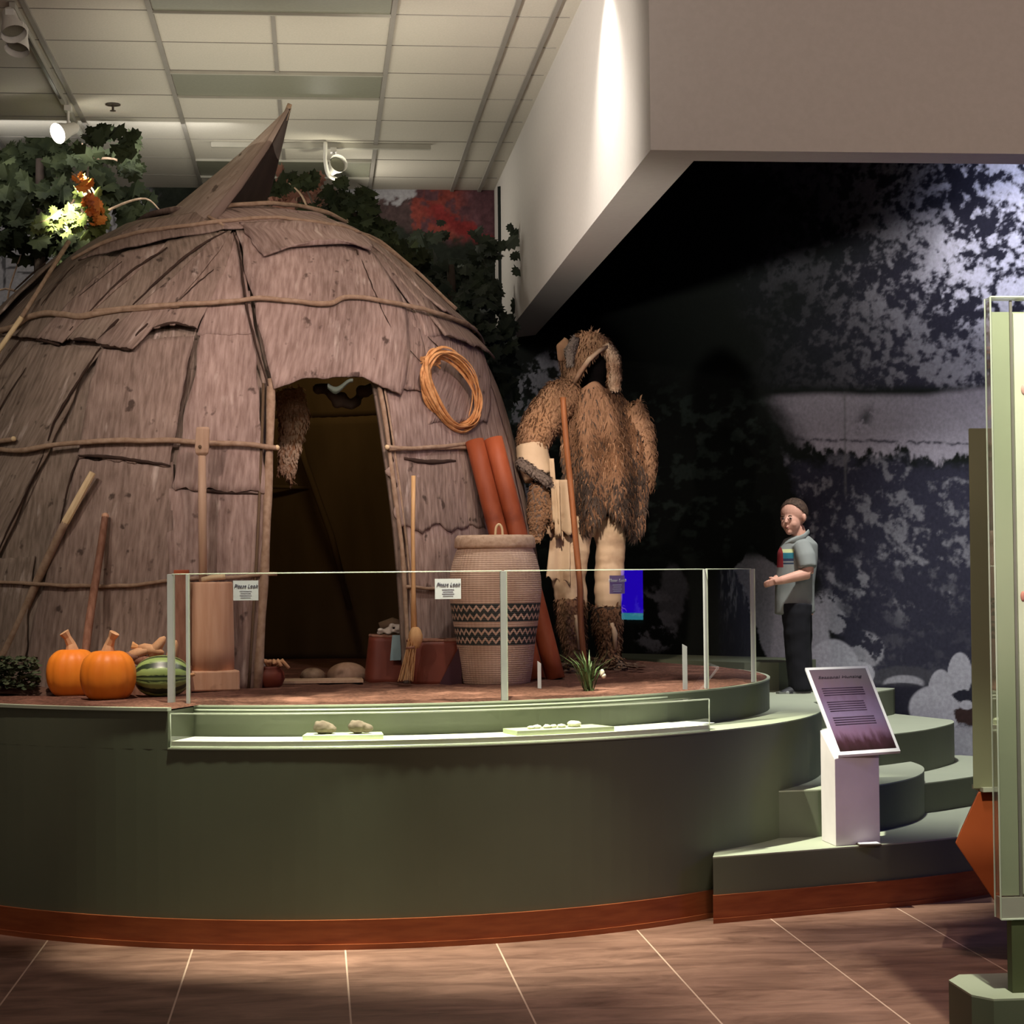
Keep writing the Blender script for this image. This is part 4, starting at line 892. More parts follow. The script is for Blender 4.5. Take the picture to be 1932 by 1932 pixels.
# ------------------------------------------------------------------ fur helper: many short tapered locks on a surface
def fur(o, name, m, parent, count, length, down=(0, 0, -1), width=.006, seed=1, flip=False, zmax=99):
    rs = random.Random(seed); me = o.data; org = ORG[o.name]; polys = me.polygons
    ar = np.array([p.area for p in polys]); cum = np.cumsum(ar/ar.sum()); mb = MB(); down = Vector(down)
    for i in range(count):
        p = polys[min(len(polys)-1, int(np.searchsorted(cum, rs.random())))]; vs = [me.vertices[k].co for k in p.vertices]; a, b_ = rs.random(), rs.random()
        c = vs[0].lerp(vs[1], a).lerp(vs[-1].lerp(vs[-2], a), b_)+org
        if c.z > zmax+.10*math.sin(c.x*19)+rs.gauss(0, .05): continue
        n = -p.normal if flip else p.normal
        dn = (down-n*down.dot(n)); dn = dn+Vector((rs.uniform(-.35, .35), rs.uniform(-.35, .35), rs.uniform(-.2, .2))); dn = dn.normalized() if dn.length > .01 else n
        L_ = length*rs.uniform(.6, 1.3); sd = dn.cross(n).normalized()*width*rs.uniform(.6, 1.2)
        m1 = c+dn*L_*.5+n*L_*.28; e = c+dn*L_+n*L_*.12
        mb.add([c-sd, c+sd, m1+sd*.8, m1-sd*.8, e], [(0, 1, 2, 3), (3, 2, 4)])
    me2 = bpy.data.meshes.new(name); me2.from_pydata(mb.v, [], mb.f); me2.update()
    return link(name, me2, m, parent)
furm = lambda n, a, b, c=None: mat(n, a, b, 7, .85, .2, (1, 1, .7), c3=c, s3=3.5, w3=(.45, .62))
M['fur_brown'] = furm('brown_beaver_fur', (.10, .050, .025), (.24, .125, .065), (.30, .17, .10))
M['fur_dark'] = furm('dark_fur', (.04, .028, .022), (.09, .065, .05))
M['fur_tan'] = furm('tan_fur', (.34, .19, .10), (.46, .28, .17), (.20, .11, .06))
M['fur_pale'] = furm('pale_speckled_fur', (.62, .47, .33), (.50, .37, .26), (.26, .14, .08))
M['buckskin'] = mat('buckskin_leather', (.50, .37, .24), (.62, .48, .33), 5, .75, .2, c3=(.36, .24, .15), s3=4)
M['fur_grey'] = furm('grey_fur_trim', (.13, .10, .085), (.22, .18, .15))
# pelt hanging inside doorway
Yp = 10.3; t = thing('hanging_pelt', 'brown and cream fox pelt hanging at the upper left inside the doorway', 'pelt', PY(552, 740, Yp))
mb = MB(); mb.tube([PY(545, 735, Yp), PY(556, 790, Yp), PY(546, 850, Yp), PY(540, 895, Yp)], [.075, .08, .055, .045], 12, flat=.4, up=(1, 0, 0)); mb.tube([PY(541, 890, Yp), PY(552, 915, Yp)], [.04, .015], 10, flat=.5)
pe = fuse(mb, 'skin', M['fur_tan'], t, .008, 3); fur(pe, 'fur', M['fur_pale'], pe, 900, .03, seed=3)
t = thing('hanging_bundle', 'dark bundle of dried leaves hanging under the top of the doorway', 'bundle', PY(650, 740, 10.2)); mb = MB()
for i in range(12): c = PY(600+i*9, 735+random.uniform(-4, 12)+(16 if 3 < i < 9 else 0), 10.2); mb.ell(c, (.03, .03, .03), 8, 6)
fb = fuse(mb, 'bundle_core', M['fur_dark'], t, .01, 2)
tag(MB().grid(lambda u, v: PY(618+48*u, 722+8*math.sin(u*5)+v*(14-10*abs(u-.3)), 9.82-.02*math.sin(v*3)), 10, 5).build('dried_leaf', mat('dried_grey_leaf', (.16, .19, .16), (.10, .13, .10), 9, .8), smooth=True, loc=PY(640, 722, 9.82)), 'grey green dried leaf hanging from the top edge of the doorway', 'leaf')

# ================================================================== FUR CLAD FIGURE
Yf = 10.9
def G(x, y, dy=0): return PY(x, y, Yf+dy)
fg = thing('person', 'life size figure in fur cape, hood and buckskin leggings holding a wooden staff', 'person', (G(1120, 1270).x, Yf, .966))
sf = Yf/3780
mb = MB()   # continuous body core: head, neck, torso, arms, legs, feet
mb.ell(G(1125, 690, .0), (.075, .09, .105), 20, 14); mb.tube([G(1125, 720), G(1125, 745)], [.055, .06], 14)
mb.tube([G(1125, 735), G(1125, 790), G(1122, 880), G(1118, 960), G(1116, 985)], [.09, .17, .155, .14, .11], 18, flat=.62, up=(1, 0, 0))
mb.tube([G(1065, 765), G(1030, 800), G(1000, 850, -.04), G(1015, 900, -.08)], [.06, .055, .048, .04], 12); mb.tube([G(1015, 900, -.08), G(1020, 940, -.1), G(1020, 985, -.1)], [.042, .04, .03], 12)
mb.tube([G(1185, 765), G(1205, 830), G(1200, 900, -.03)], [.06, .05, .04], 12)
mb.tube([G(1090, 985), G(1082, 1090), G(1088, 1180), G(1092, 1255)], [.06, .05, .045, .04], 14); mb.tube([G(1148, 985), G(1150, 1090), G(1148, 1180), G(1148, 1255)], [.06, .05, .045, .04], 14)
mb.tube([G(1092, 1255, .02), G(1090, 1266, -.1), G(1088, 1268, -.16)], [.045, .04, .03], 10); mb.tube([G(1150, 1258, .02), G(1165, 1266, -.08), G(1172, 1268, -.12)], [.045, .04, .03], 10)
fuse(mb, 'body', mat('shade_black_mannequin', (.006, .005, .005), rough=1, spec=0), fg, .012, 6)  # near-black so head and neck pass for shade inside the hood
# leggings
mb = MB(); mb.tube([G(1085, 975), G(1078, 1040), G(1072, 1090), G(1080, 1140), G(1086, 1175)], [.10, .105, .098, .088, .07], 18, flat=.85, up=(1, 0, 0)); mb.tube([G(1150, 975), G(1152, 1040), G(1150, 1090), G(1148, 1140), G(1148, 1175)], [.085, .082, .080, .074, .062], 18, flat=.9, up=(1, 0, 0))
lg = fuse(mb, 'leggings', M['buckskin'], fg, .01, 4, disp=lambda c: .008*mnoise.noise((c.x*14, c.y*14, c.z*9))+.006*mnoise.noise((c.x*5, c.y*5, c.z*30)))
# tunic skirt panels
def sheet(name, pts, mt, parent, th=.008, fold=.02, nf=3, nu=22, nv=22, dy=0):
    TL, TR, BR, BL = [Vector(p) for p in pts]
    def fn(u, v):
        p = TL.lerp(TR, u).lerp(BL.lerp(BR, u), v); return p+Vector((0, -fold*math.sin(u*nf*2*PI+1)*(.3+.7*v), .012*math.sin(u*17)*(v > .97)))
    o = MB().grid(fn, nu, nv).build(name, mt, parent, True); solid(o, th); return o
sheet('tunic_skirt', (G(1042, 905, -.12), G(1082, 905, -.15), G(1090, 1010, -.15), G(1038, 1000, -.13)), M['buckskin'], fg, nf=1.5)
sheet('tunic_skirt', (G(1035, 960, -.09), G(1060, 960, -.1), G(1062, 1018, -.11), G(1030, 1008, -.1)), M['buckskin'], fg, nf=1)
sheet('tunic_skirt', (G(1040, 1000, -.07), G(1075, 1010, -.09), G(1075, 1100, -.09), G(1030, 1090, -.06)), M['buckskin'], fg, nf=1)
sheet('tunic_skirt', (G(1150, 955, -.05), G(1190, 945, .0), G(1200, 985, .0), G(1155, 992, -.05)), M['buckskin'], fg, nf=1)
# cape
def cape(u, v):
    xs = np.interp(v, [0, .12, .35, .7, 1], [1085, 1068, 1060, 1066, 1085]); xe = np.interp(v, [0, .12, .35, .7, 1], [1150, 1185, 1208, 1218, 1208])
    x = xs+(xe-xs)*u; y = 728+v*(240+18*math.sin(u*2.6*PI+.5)+12*u)+8*math.sin(u*9)
    dp = -.17*math.sin(PI*min(1, max(0, .04+.92*u)))**.6-.03*v; fold = .028*math.sin(u*5.2*PI)*min(1, v*2.5)
    return G(x, y, dp+.05+fold)
cp = MB().grid(cape, 60, 40).build('fur_cape', M['fur_brown'], fg, True); solid(cp, .03)
fl_c = sum(p.normal.y*p.area for p in cp.data.polygons) > 0
fur(cp, 'dark_guard_hair', M['fur_dark'], cp, 1300, .06, seed=41, width=.004, flip=fl_c)
fur(cp, 'pale_guard_hair', M['fur_tan'], cp, 2400, .06, seed=42, width=.004, flip=fl_c)
fur(cp, 'cape_fur', M['fur_brown'], cp, 9000, .06, seed=11, width=.006, flip=sum(p.normal.y*p.area for p in cp.data.polygons) > 0)
mb = MB(); mb.tube([G(1190, 765, -.02), G(1212, 810, 0), G(1222, 870, 0), G(1222, 920, 0)], [.07, .065, .05, .03], 12, flat=.6)
fur(cp, 'cape_hem_fur', M['fur_dark'], cp, 9000, .07, seed=31, width=.007, flip=sum(p.normal.y*p.area for p in cp.data.polygons) > 0, zmax=G(1130, 900).z)
c2 = fuse(mb, 'fur_sleeve', M['fur_brown'], fg, .012, 3); fur(c2, 'sleeve_fur', M['fur_tan'], c2, 1500, .04, seed=12)
mb = MB(); mb.tube([G(1085, 735, -.03), G(1058, 752, -.05), G(1030, 785, -.06), G(1012, 815, -.07), G(1002, 845, -.08)], [.07, .105, .10, .095, .08], 18)
sl = fuse(mb, 'fur_sleeve', M['fur_tan'], fg, .012, 4); fur(sl, 'sleeve_fur', M['fur_tan'], sl, 3600, .036, seed=13); fur(sl, 'dark_guard_hair', M['fur_brown'], sl, 900, .04, seed=43)
mb = MB(); mb.tube([G(1002, 838, -.09), G(1006, 868, -.10), G(1018, 902, -.12)], [.085, .092, .085], 18)
fuse(mb, 'leather_cuff', M['buckskin'], fg, .01, 3)
mb = MB(); mb.tube([G(978, 868, -.16), G(1000, 885, -.2), G(1030, 905, -.2), G(1044, 918, -.17)], [.022, .026, .026, .018], 10)
tr = fuse(mb, 'cuff_trim', M['fur_grey'], fg, .008, 2); fur(tr, 'trim_fur', M['fur_grey'], tr, 700, .022, seed=14)
# long fringe strips from the cuff
for (x0, y0, x1, y1) in ((1040, 865, 1048, 985), (1050, 905, 1052, 1010)):
    sheet('fringe', (G(x0-4, y0, -.2), G(x0+5, y0, -.2), G(x1+6, y1, -.2), G(x1-5, y1, -.19)), M['buckskin'], fg, .005, .004, 1, 6, 14)
# mitten with thumb, hanging at the side
mb = MB(); mb.tube([G(1020, 915, -.12), G(1018, 950, -.13), G(1014, 985, -.13), G(1010, 1020, -.12)], [.055, .062, .055, .03], 14, flat=.75, up=(1, 0, 0)); mb.tube([G(1035, 945, -.14), G(1045, 975, -.16), G(1042, 995, -.16)], [.02, .022, .012], 10)
mi = fuse(mb, 'mitten', M['fur_grey'], fg, .008, 3); fur(mi, 'mitten_fur', M['fur_tan'], mi, 1300, .022, seed=15)
# hood: shell with a dark opening, ears of hide, pale fur tail
hc_ = G(1112, 690, .02); HN, HM = 56, 32; hv = []; hf = []
for j in range(HM+1):
    la = rad(2+150*j/HM)
    for i in range(HN):
        q = 2*PI*i/HN; hv.append(hc_+Vector((.150*math.sin(la)*math.sin(q), -.150*math.sin(la)*math.cos(q), .168*math.cos(la)+.006)))
def in_open(p):
    x, y = 966+F*sum(AX_*k for AX_, k in zip([AX[0], AY[0], AZ[0]], (p.x, p.y, p.z-EYE)))/-sum(k_*k for k_, k in zip([AX[2], AY[2], AZ[2]], (p.x, p.y, p.z-EYE))), 966-F*sum(k_*k for k_, k in zip([AX[1], AY[1], AZ[1]], (p.x, p.y, p.z-EYE)))/-sum(k_*k for k_, k in zip([AX[2], AY[2], AZ[2]], (p.x, p.y, p.z-EYE)))
    if p.y > hc_.y: return False
    return y > np.interp(x, [1080, 1092, 1118, 1130, 1146, 1147], [760, 712, 672, 662, 660, 660]) and 1084 < x < 1147
for j in range(HM):
    for i in range(HN):
        i2 = (i+1) % HN; ids = (j*HN+i, j*HN+i2, (j+1)*HN+i2, (j+1)*HN+i)
        if not in_open(sum((hv[k] for k in ids), Vector())/4): hf.append(ids)
ho = MB().add(hv, hf).build('hood', M['fur_tan'], fg, True); solid(ho, .014)
fur(ho, 'hood_fur', M['fur_tan'], ho, 5200, .040, seed=16, flip=sum((p.center-(hc_-ORG[ho.name])).dot(p.normal)*p.area for p in ho.data.polygons) < 0)
mb = MB(); mb.tube([G(1084, 722, -.10), G(1096, 700, -.14), G(1112, 678, -.165), G(1130, 662, -.16), G(1146, 654, -.12)], [.012, .014, .013, .011, .01], 8); he = mb.build('hood_edge', M['fur_pale'], fg, True)
mb = MB(); mb.tube([G(1142, 650, -.1), G(1157, 675, -.1), G(1160, 705, -.08), G(1160, 735, -.07)], [.022, .034, .034, .028], 12); tl_ = fuse(mb, 'hood_tail', M['fur_pale'], fg, .008, 2); fur(tl_, 'tail_fur', M['fur_pale'], tl_, 1100, .025, seed=17)
mb = MB(); mb.tube([G(1070, 640, -.04), G(1058, 655, -.05), G(1058, 682, -.05)], [.02, .03, .018], 10, flat=.7); mb.ell(G(1068, 662, -.02), (.045, .05, .06), 14, 10); ea = fuse(mb, 'hood_ear', M['fur_tan'], fg, .008, 2)
mb = MB(); mb.tube([G(1086, 638, -.08), G(1076, 662, -.10), G(1076, 690, -.10)], [.02, .03, .018], 12); fd = fuse(mb, 'hood_band', M['fur_grey'], fg, .008, 2); fur(fd, 'band_fur', M['fur_grey'], fd, 600, .02, seed=18)
MB().ell(G(1116, 700, .06), (.105, .085, .125), 20, 14).build('face', mat('hood_void_shade', (.004, .003, .003), rough=1, spec=0), fg, True)  # near-black filler puts the shade of the hood opening into colour
# boots
for k, (xa, xb, ya) in enumerate(((1078, 1086, 1130), (1146, 1150, 1145))):
    mb = MB(); mb.tube([G(xa, ya, -.01), G(xa, 1185, -.01), G(xb, 1225, 0), G(xb+2, 1255, 0)], [.085, .078, .06, .055], 14); mb.tube([G(xb+2, 1252, .02), G(xb+8+k*8, 1262, -.1), G(xb+10+k*12, 1264, -.17)], [.055, .048, .035], 12)
    bo = fuse(mb, 'boot', M['fur_brown'] if k == 0 else M['fur_dark'], fg, .01, 3); fur(bo, 'boot_fur', M['fur_brown'], bo, 1600, .035, seed=20+k)
    mb = MB(); mb.tube([G(xa+8, ya+30, -.09), G(xa+14, 1195, -.09), G(xa+14, 1225, -.07)], [.010, .016, .010], 8); mb.build('boot_lacing', M['buckskin'], fg, True)
stf = thing('wooden_staff', 'long slightly bent reddish wooden staff held in front of the fur clad figure', 'staff', G(1102, 1262, -.3))
MB().tube(catmull([G(1062, 750, -.24), G(1068, 830, -.25), G(1078, 930, -.26), G(1088, 1040, -.27), G(1094, 1100, -.28), G(1096, 1180, -.29), G(1104, 1268, -.30)], 6), .0165, 10).build('shaft', mat('staff_wood', (.24, .085, .03), (.34, .13, .05), 12, .55, .2, (4, 4, .5)), stf, True)

# ================================================================== BOY
Yk = 11.32
def K(x, y, dy=0): return PY(x, y, Yk+dy)
by = thing('person', 'young boy in a grey striped polo shirt and black trousers standing on the step', 'person', (K(1503, 1315).x, Yk, .8))
skin = mat('skin', (.56, .30, .22), (.60, .33, .25), 8, .55)
mb = MB()
hc = K(1497, 973)
mb.ell(hc+Vector((.008, .012, .018)), (.078, .080, .082), 24, 16); mb.ell(hc+Vector((-.016, -.018, -.042)), (.052, .054, .070), 20, 14)
mb.ell(hc+Vector((-.034, -.038, -.092)), (.022, .022, .020), 14, 10)            # chin
nd = Vector((-.66, -.75, 0)).normalized(); sdv = Vector((nd.y, -nd.x, 0))          # face direction, across
fc = hc+Vector((-.012, -.010, -.030))
mb.tube([fc+nd*.056+Vector((0, 0, .020)), fc+nd*.068+Vector((0, 0, .004)), fc+nd*.073+Vector((0, 0, -.006)), fc+nd*.058+Vector((0, 0, -.012))], [.006, .008, .0105, .008], 10)
mb.ell(fc+nd*.034+sdv*.028+Vector((0, 0, -.018)), (.022, .022, .026), 12, 8); mb.ell(fc+nd*.034-sdv*.028+Vector((0, 0, -.018)), (.022, .022, .026), 12, 8)
mb.ell(fc+nd*.054+Vector((0, 0, -.034)), (.014, .014, .006), 12, 8); mb.ell(fc+nd*.052+Vector((0, 0, -.044)), (.013, .013, .006), 12, 8)
mb.ell(hc+sdv*-.082+Vector((.0, .006, -.010)) if False else hc+Vector((.050, -.052, -.012)), (.012, .016, .024), 12, 8); mb.ell(hc+Vector((-.050, .062, -.012)), (.012, .016, .024), 12, 8)
mb.tube([K(1503, 995), K(1510, 1018)], [.042, .045], 14)
mb.tube([K(1508, 1015), K(1506, 1045), K(1502, 1100), K(1502, 1160)], [.06, .10, .095, .10], 18, flat=.85, up=(1, 0, 0))
mb.tube([K(1515, 1030, -.09), K(1524, 1060, -.13), K(1524, 1082, -.14)], [.042, .038, .034], 12)
mb.tube([K(1524, 1082, -.14), K(1500, 1088, -.16), K(1474, 1095, -.16), K(1462, 1098, -.15)], [.034, .030, .024, .019], 12)
mb.tube([K(1500, 1030, .10), K(1496, 1062, .12), K(1492, 1084, .12), K(1466, 1092, .0), K(1458, 1098, -.06)], [.042, .036, .032, .024, .019], 12)
# legs and feet
for dy, dx in ((-.055, 0), (.06, 4)):
    mb.tube([K(1502+dx, 1155, dy), K(1503+dx, 1200, dy), K(1506+dx, 1250, dy), K(1510+dx, 1300, dy)], [.066, .056, .045, .036], 12); mb.tube([K(1512+dx, 1306, dy), K(1485+dx, 1309, dy-.02)], [.03, .026], 10)
# hands: palms, fingers and thumbs meeting in front
def hand(pw, d, up_, out, s=1.0):
    d = Vector(d).normalized(); up_ = Vector(up_).normalized(); out = Vector(out).normalized(); pw = Vector(pw)
    mb.obox(pw+d*.022*s, d*.022*s, up_*.019*s, out*.009*s)
    for i, (L_, o) in enumerate(((.036, .014), (.040, .005), (.038, -.005), (.030, -.014))):
        b0_ = pw+d*.040*s+up_*o*s; mb.tube([b0_-d*.01, b0_+d*L_*.45*s, b0_+d*L_*.75*s+out*.012*s, b0_+d*L_*.8*s+out*.024*s], [.0062, .006, .0055, .0045], 8)
    b0_ = pw+d*.012*s+up_*.016*s; mb.tube([b0_, b0_+d*.016*s+up_*.014*s+out*.006, b0_+d*.032*s+up_*.016*s+out*.012], [.0075, .0065, .005], 8)
hand(K(1465, 1097, -.15), (-1, .25, -.28), (0, -.2, 1), (.2, 1, 0)); hand(K(1460, 1097, -.06), (-.9, -.5, -.25), (0, .2, 1), (.4, -1, 0))
bo = fuse(mb, 'body', skin, by, .0042, 3)
# eyes, brows, mouth
for s in (-1, 1):
    e = fc+nd*.0605+sdv*.0235*s+Vector((0, 0, .013)); eo = MB().ell(e, (.0085, .0085, .0050), 12, 8).build('eye', mat('eye_white', (.22, .19, .18), rough=.3), by, True)
    MB().ell(e+nd*.0052, (.0056, .0056, .0050), 10, 8).build('iris', mat('dark_iris', (.03, .02, .015), rough=.2), eo, True)
    MB().tube([e+nd*.006-sdv*.012+Vector((0, 0, .012)), e+nd*.009+Vector((0, 0, .0155)), e+nd*.005+sdv*.012+Vector((0, 0, .011))], [.0025, .0042, .0025], 6).build('eyebrow', mat('brow_hair', (.08, .045, .025)), by, True)
MB().tube([fc+nd*.062-sdv*.012+Vector((0, 0, -.040)), fc+nd*.067+Vector((0, 0, -.0385)), fc+nd*.062+sdv*.012+Vector((0, 0, -.040))], [.0015, .003, .0015], 8).build('lips', mat('lip_skin', (.26, .07, .06)), by, True)
hairm = mat('short_brown_hair', (.035, .020, .014), (.075, .045, .03), 60, .8, .4)
def hair(u, v):
    q = 2*PI*u; d_ = Vector((math.cos(q), math.sin(q), 0)); fr = max(0, d_.dot(nd)); latm = rad(104-50*fr**1.2); lat = latm*v+.001
    return hc+Vector((.008, .012, .018))+Vector((.0795*math.sin(lat)*d_.x, .0815*math.sin(lat)*d_.y, .0845*math.cos(lat)))
ha = MB().grid(hair, 40, 16, True).build('hair', hairm, by, True); solid(ha, .003); fur(ha, 'hair_tuft', hairm, ha, 1500, .008, width=.0015, seed=30)
# polo shirt with stripe blocks
def shirtmat():
    m = bpy.data.materials.new('grey_polo_cloth'); m.use_nodes = True; nt = m.node_tree; N = nt.nodes; L = nt.links; b = N['Principled BSDF']; b.inputs['Roughness'].default_value = .9
    g = N.new('ShaderNodeTexCoord'); sp = N.new('ShaderNodeSeparateXYZ'); L.new(g.outputs['Object'], sp.inputs[0])
    z0 = .8; r = N.new('ShaderNodeValToRGB'); r.color_ramp.interpolation = 'CONSTANT'; mr = N.new('ShaderNodeMapRange'); mr.inputs[1].default_value = K(0, 1084).z-z0; mr.inputs[2].default_value = K(0, 1044).z-z0; L.new(sp.outputs[2], mr.inputs[0]); L.new(mr.outputs[0], r.inputs[0])
    e = r.color_ramp.elements; grey = (.20, .215, .205, 1); e[0].position = 0; e[0].color = grey; e[1].position = .97; e[1].color = grey
    for p, c in ((.12, (.015, .03, .06, 1)), (.20, grey), (.27, (.02, .03, .07, 1)), (.40, (.02, .16, .22, 1)), (.68, (.50, .55, .28, 1)), (.86, grey)): q = e.new(p); q.color = c
    cx = K(1490, 1060).x-K(1503, 1315).x; lt = N.new('ShaderNodeMath'); lt.operation = 'LESS_THAN'; lt.inputs[1].default_value = cx+.0; L.new(sp.outputs[0], lt.inputs[0])
    x = N.new('ShaderNodeMix'); x.data_type = 'RGBA'; L.new(lt.outputs[0], x.inputs[0]); x.inputs[6].default_value = grey; L.new(r.outputs[0], x.inputs[7])
    lt2 = N.new('ShaderNodeMath'); lt2.operation = 'LESS_THAN'; lt2.inputs[1].default_value = cx-.052; L.new(sp.outputs[0], lt2.inputs[0]); gt = N.new('ShaderNodeMath'); gt.operation = 'GREATER_THAN'; gt.inputs[1].default_value = K(0, 1085).z-z0; L.new(sp.outputs[2], gt.inputs[0])
    lt3 = N.new('ShaderNodeMath'); lt3.operation = 'LESS_THAN'; lt3.inputs[1].default_value = K(0, 1038).z-z0; L.new(sp.outputs[2], lt3.inputs[0])
    mu = N.new('ShaderNodeMath'); mu.operation = 'MULTIPLY'; L.new(lt2.outputs[0], mu.inputs[0]); L.new(gt.outputs[0], mu.inputs[1]); mv = N.new('ShaderNodeMath'); mv.operation = 'MULTIPLY'; L.new(mu.outputs[0], mv.inputs[0]); L.new(lt3.outputs[0], mv.inputs[1])
    y = N.new('ShaderNodeMix'); y.data_type = 'RGBA'; L.new(mv.outputs[0], y.inputs[0]); L.new(x.outputs[2], y.inputs[6]); y.inputs[7].default_value = (.22, .01, .015, 1)
    L.new(y.outputs[2], b.inputs['Base Color']); return m
mb = MB(); mb.tube([K(1511, 1010), K(1511, 1022), K(1505, 1048), K(1500, 1100), K(1499, 1135), K(1500, 1158)], [.048, .098, .118, .114, .116, .118], 22, flat=.88, up=(1, 0, 0))
mb.tube([K(1512, 1028, -.08), K(1521, 1052, -.125), K(1524, 1072, -.145)], [.055, .057, .052], 14); mb.tube([K(1503, 1028, .09), K(1498, 1052, .125), K(1494, 1070, .13)], [.055, .055, .05], 14)
sho = fuse(mb, 'shirt', shirtmat(), by, .008, 3, disp=lambda c: .005*mnoise.noise((c.x*16, c.y*16, c.z*8)))
co_ = MB(); co_.tube([K(1526, 1003, -.02), K(1518, 1012, -.065), K(1498, 1022, -.075), K(1484, 1030, -.03), K(1486, 1026, .03)], [.016, .018, .02, .018, .012], 8, flat=.35); co_.build('collar', mat('polo_collar', (.24, .26, .245), rough=.9), by, True)
mb = MB()
for dy, dx in ((-.055, 0), (.06, 4)): mb.tube([K(1503, 1140, dy*.8), K(1503+dx, 1175, dy), K(1504+dx, 1220, dy), K(1507+dx, 1265, dy), K(1511+dx, 1303, dy)], [.092, .080, .072, .068, .070], 16)
fuse(mb, 'trousers', mat('black_trousers', (.005, .005, .008), (.009, .009, .013), 20, .9), by, .009, 3, disp=lambda c: .004*mnoise.noise((c.x*12, c.y*12, c.z*20)))
for dy, dx in ((-.055, 0), (.06, 5)):
    mb = MB(); mb.tube([K(1522+dx, 1306, dy), K(1508+dx, 1302, dy), K(1490+dx, 1307, dy-.02), K(1474+dx, 1311, dy-.03)], [.03, .038, .034, .024], 12)
    s = fuse(mb, 'shoe', mat('black_sneaker', (.02, .02, .022), (.03, .03, .035), 9, .6), by, .006, 3); zb = K(1500, 1316, dy).z
    MB().prism([K(1470+dx, 1314, dy-.055).xy, K(1500+dx, 1314, dy-.05).xy, K(1530+dx, 1314, dy-.035).xy, K(1530+dx, 1314, dy+.035).xy, K(1500+dx, 1314, dy+.03).xy, K(1470+dx, 1314, dy+.005).xy, K(1464+dx, 1314, dy-.025).xy], .801, .812).build('sole', mat('grey_rubber', (.16, .17, .15)), by)
    MB().ell(K(1486+dx, 1307, dy-.055), (.010, .004, .010), 10, 8).build('badge', mat('pale_patch', (.35, .36, .34)), by, True)

# ================================================================== ACRYLIC BARRIER, CARDS
ZT = 1.512
def aof(x): 
    p = PZ(x, 1325, .965); # find the angle on the inner rim seen at this column
    best = None
    for i in range(-900, 1400):
        a = i/1000; q = pc(a, RI-.015); X = (q[0]-0)/q[1]; r = ray(x, 1250); e = abs(X-r[0]/r[1])
        if q[1] > 10.6: break
        if best is None or e < best[0]: best = (e, a)
    return best[1]
ab = {x: aof(x) for x in (323, 355, 950, 1331, 1420)}
seg = [(323, 950), (950, 1331), (1331, 1420)]
labs = ['wide clear acrylic guard panel in front of the doorway and mortar', 'clear acrylic guard panel in front of the basket and fur clad figure', 'narrow clear acrylic guard panel nearest the boy']
for i, (xa, xb) in enumerate(seg):
    a0, a1 = ab[xa]+.003, ab[xb]-.003; t = thing('guard_panel', labs[i], 'guard panel', (*pc((a0+a1)/2, RI-.015), .965), 'clear acrylic guard panels')
    o = MB().grid(lambda u, v: Vector((*pc(a0+(a1-a0)*u, RI-.012), .964+(ZT-.964)*v)), 40, 2).build('sheet', M['acrylic'], t, True)
    MB().tube([Vector((*pc(a0+(a1-a0)*k/30, RI-.012), ZT)) for k in range(31)], .0022, 6).build('top_edge', M['edgelit'], t, True)
def post(x, w, m, label, dr_=0):
    a = ab[x]; c = Vector((*pc(a, RI-.012+dr_), 0)); ty = Vector((math.cos(a), math.sin(a), 0)); ra = Vector((math.sin(a), -math.cos(a), 0)); hw = w/2
    t = thing('acrylic_post', label, 'post', (c.x, c.y, .964), 'grey acrylic posts'); bevel(MB().obox((c.x, c.y, (.964+ZT)/2), Vector((hw, 0, 0)), ra*.004, (0, 0, (ZT-.964)/2)).build('strip', m, t), .001)
    MB().obox((c.x+hw, c.y-.001, (.964+ZT)/2), (.0018, 0, 0), ra*.0045, (0, 0, (ZT-.964)/2)).build('lit_edge', M['edgelit'], t)
post(323, .028, M['post'], 'wide grey acrylic post standing in front of the striped squash')
post(355, .013, M['post'], 'thin grey acrylic post at the left edge of the mortar', -.0)
post(950, .027, M['post'], 'grey acrylic post standing in front of the lidded basket')
post(1331, .014, M['post'], 'thin acrylic post between the fur clad figure and the boy')
post(1420, .016, M['post'], 'acrylic post at the right end of the guard, beside the boy')
def card(x, y, w, h, label, m, dim=False):
    a = aof(x); c = Vector((*pc(a, RI+.0), 0)); r = ray(x, y); Yc_ = c.y; z = EYE+r[2]/r[1]*Yc_; ty = Vector((math.cos(a), math.sin(a), 0)); ra = Vector((math.sin(a), -math.cos(a), 0))
    t = thing('notice_card', label, 'card', (c.x, c.y, z), 'small notice cards on the guard'); c.z = z
    MB().obox(c, ty*w/2, ra*.0008, (0, 0, h/2)).build('card', m, t)
    mx = Matrix.Translation(c+ra*.0014)@Matrix((( ty.x, 0, ra.x, 0), (ty.y, 0, ra.y, 0), (0, 1, 0, 0), (0, 0, 0, 1)))
    text('lettering', 'Please Look', .021, mx@Matrix.Translation((0, h*.22, 0)), M['ink'] if not dim else M['paleink'], t)
    for k in range(4): q = MB().obox(c+ra*.0012+Vector((0, 0, -h*.02-k*.009)), ty*(.026-.004*(k % 2)), ra*.0003, (0, 0, .0018)).build('text_line', M['paleink'], t)
card(466.5, 1114, .108, .083, 'white notice card on the guard beside the log mortar', mat('grey_white_card', (.52, .52, .55)))
card(845, 1111, .112, .085, 'bright white notice card on the guard left of the lidded basket', M['white'])
card(1162, 1103, .085, .08, 'dim lilac notice card on the guard in front of the fur clad figure', halfclear('dim_lilac_card', (.25, .18, .26), .85), True)
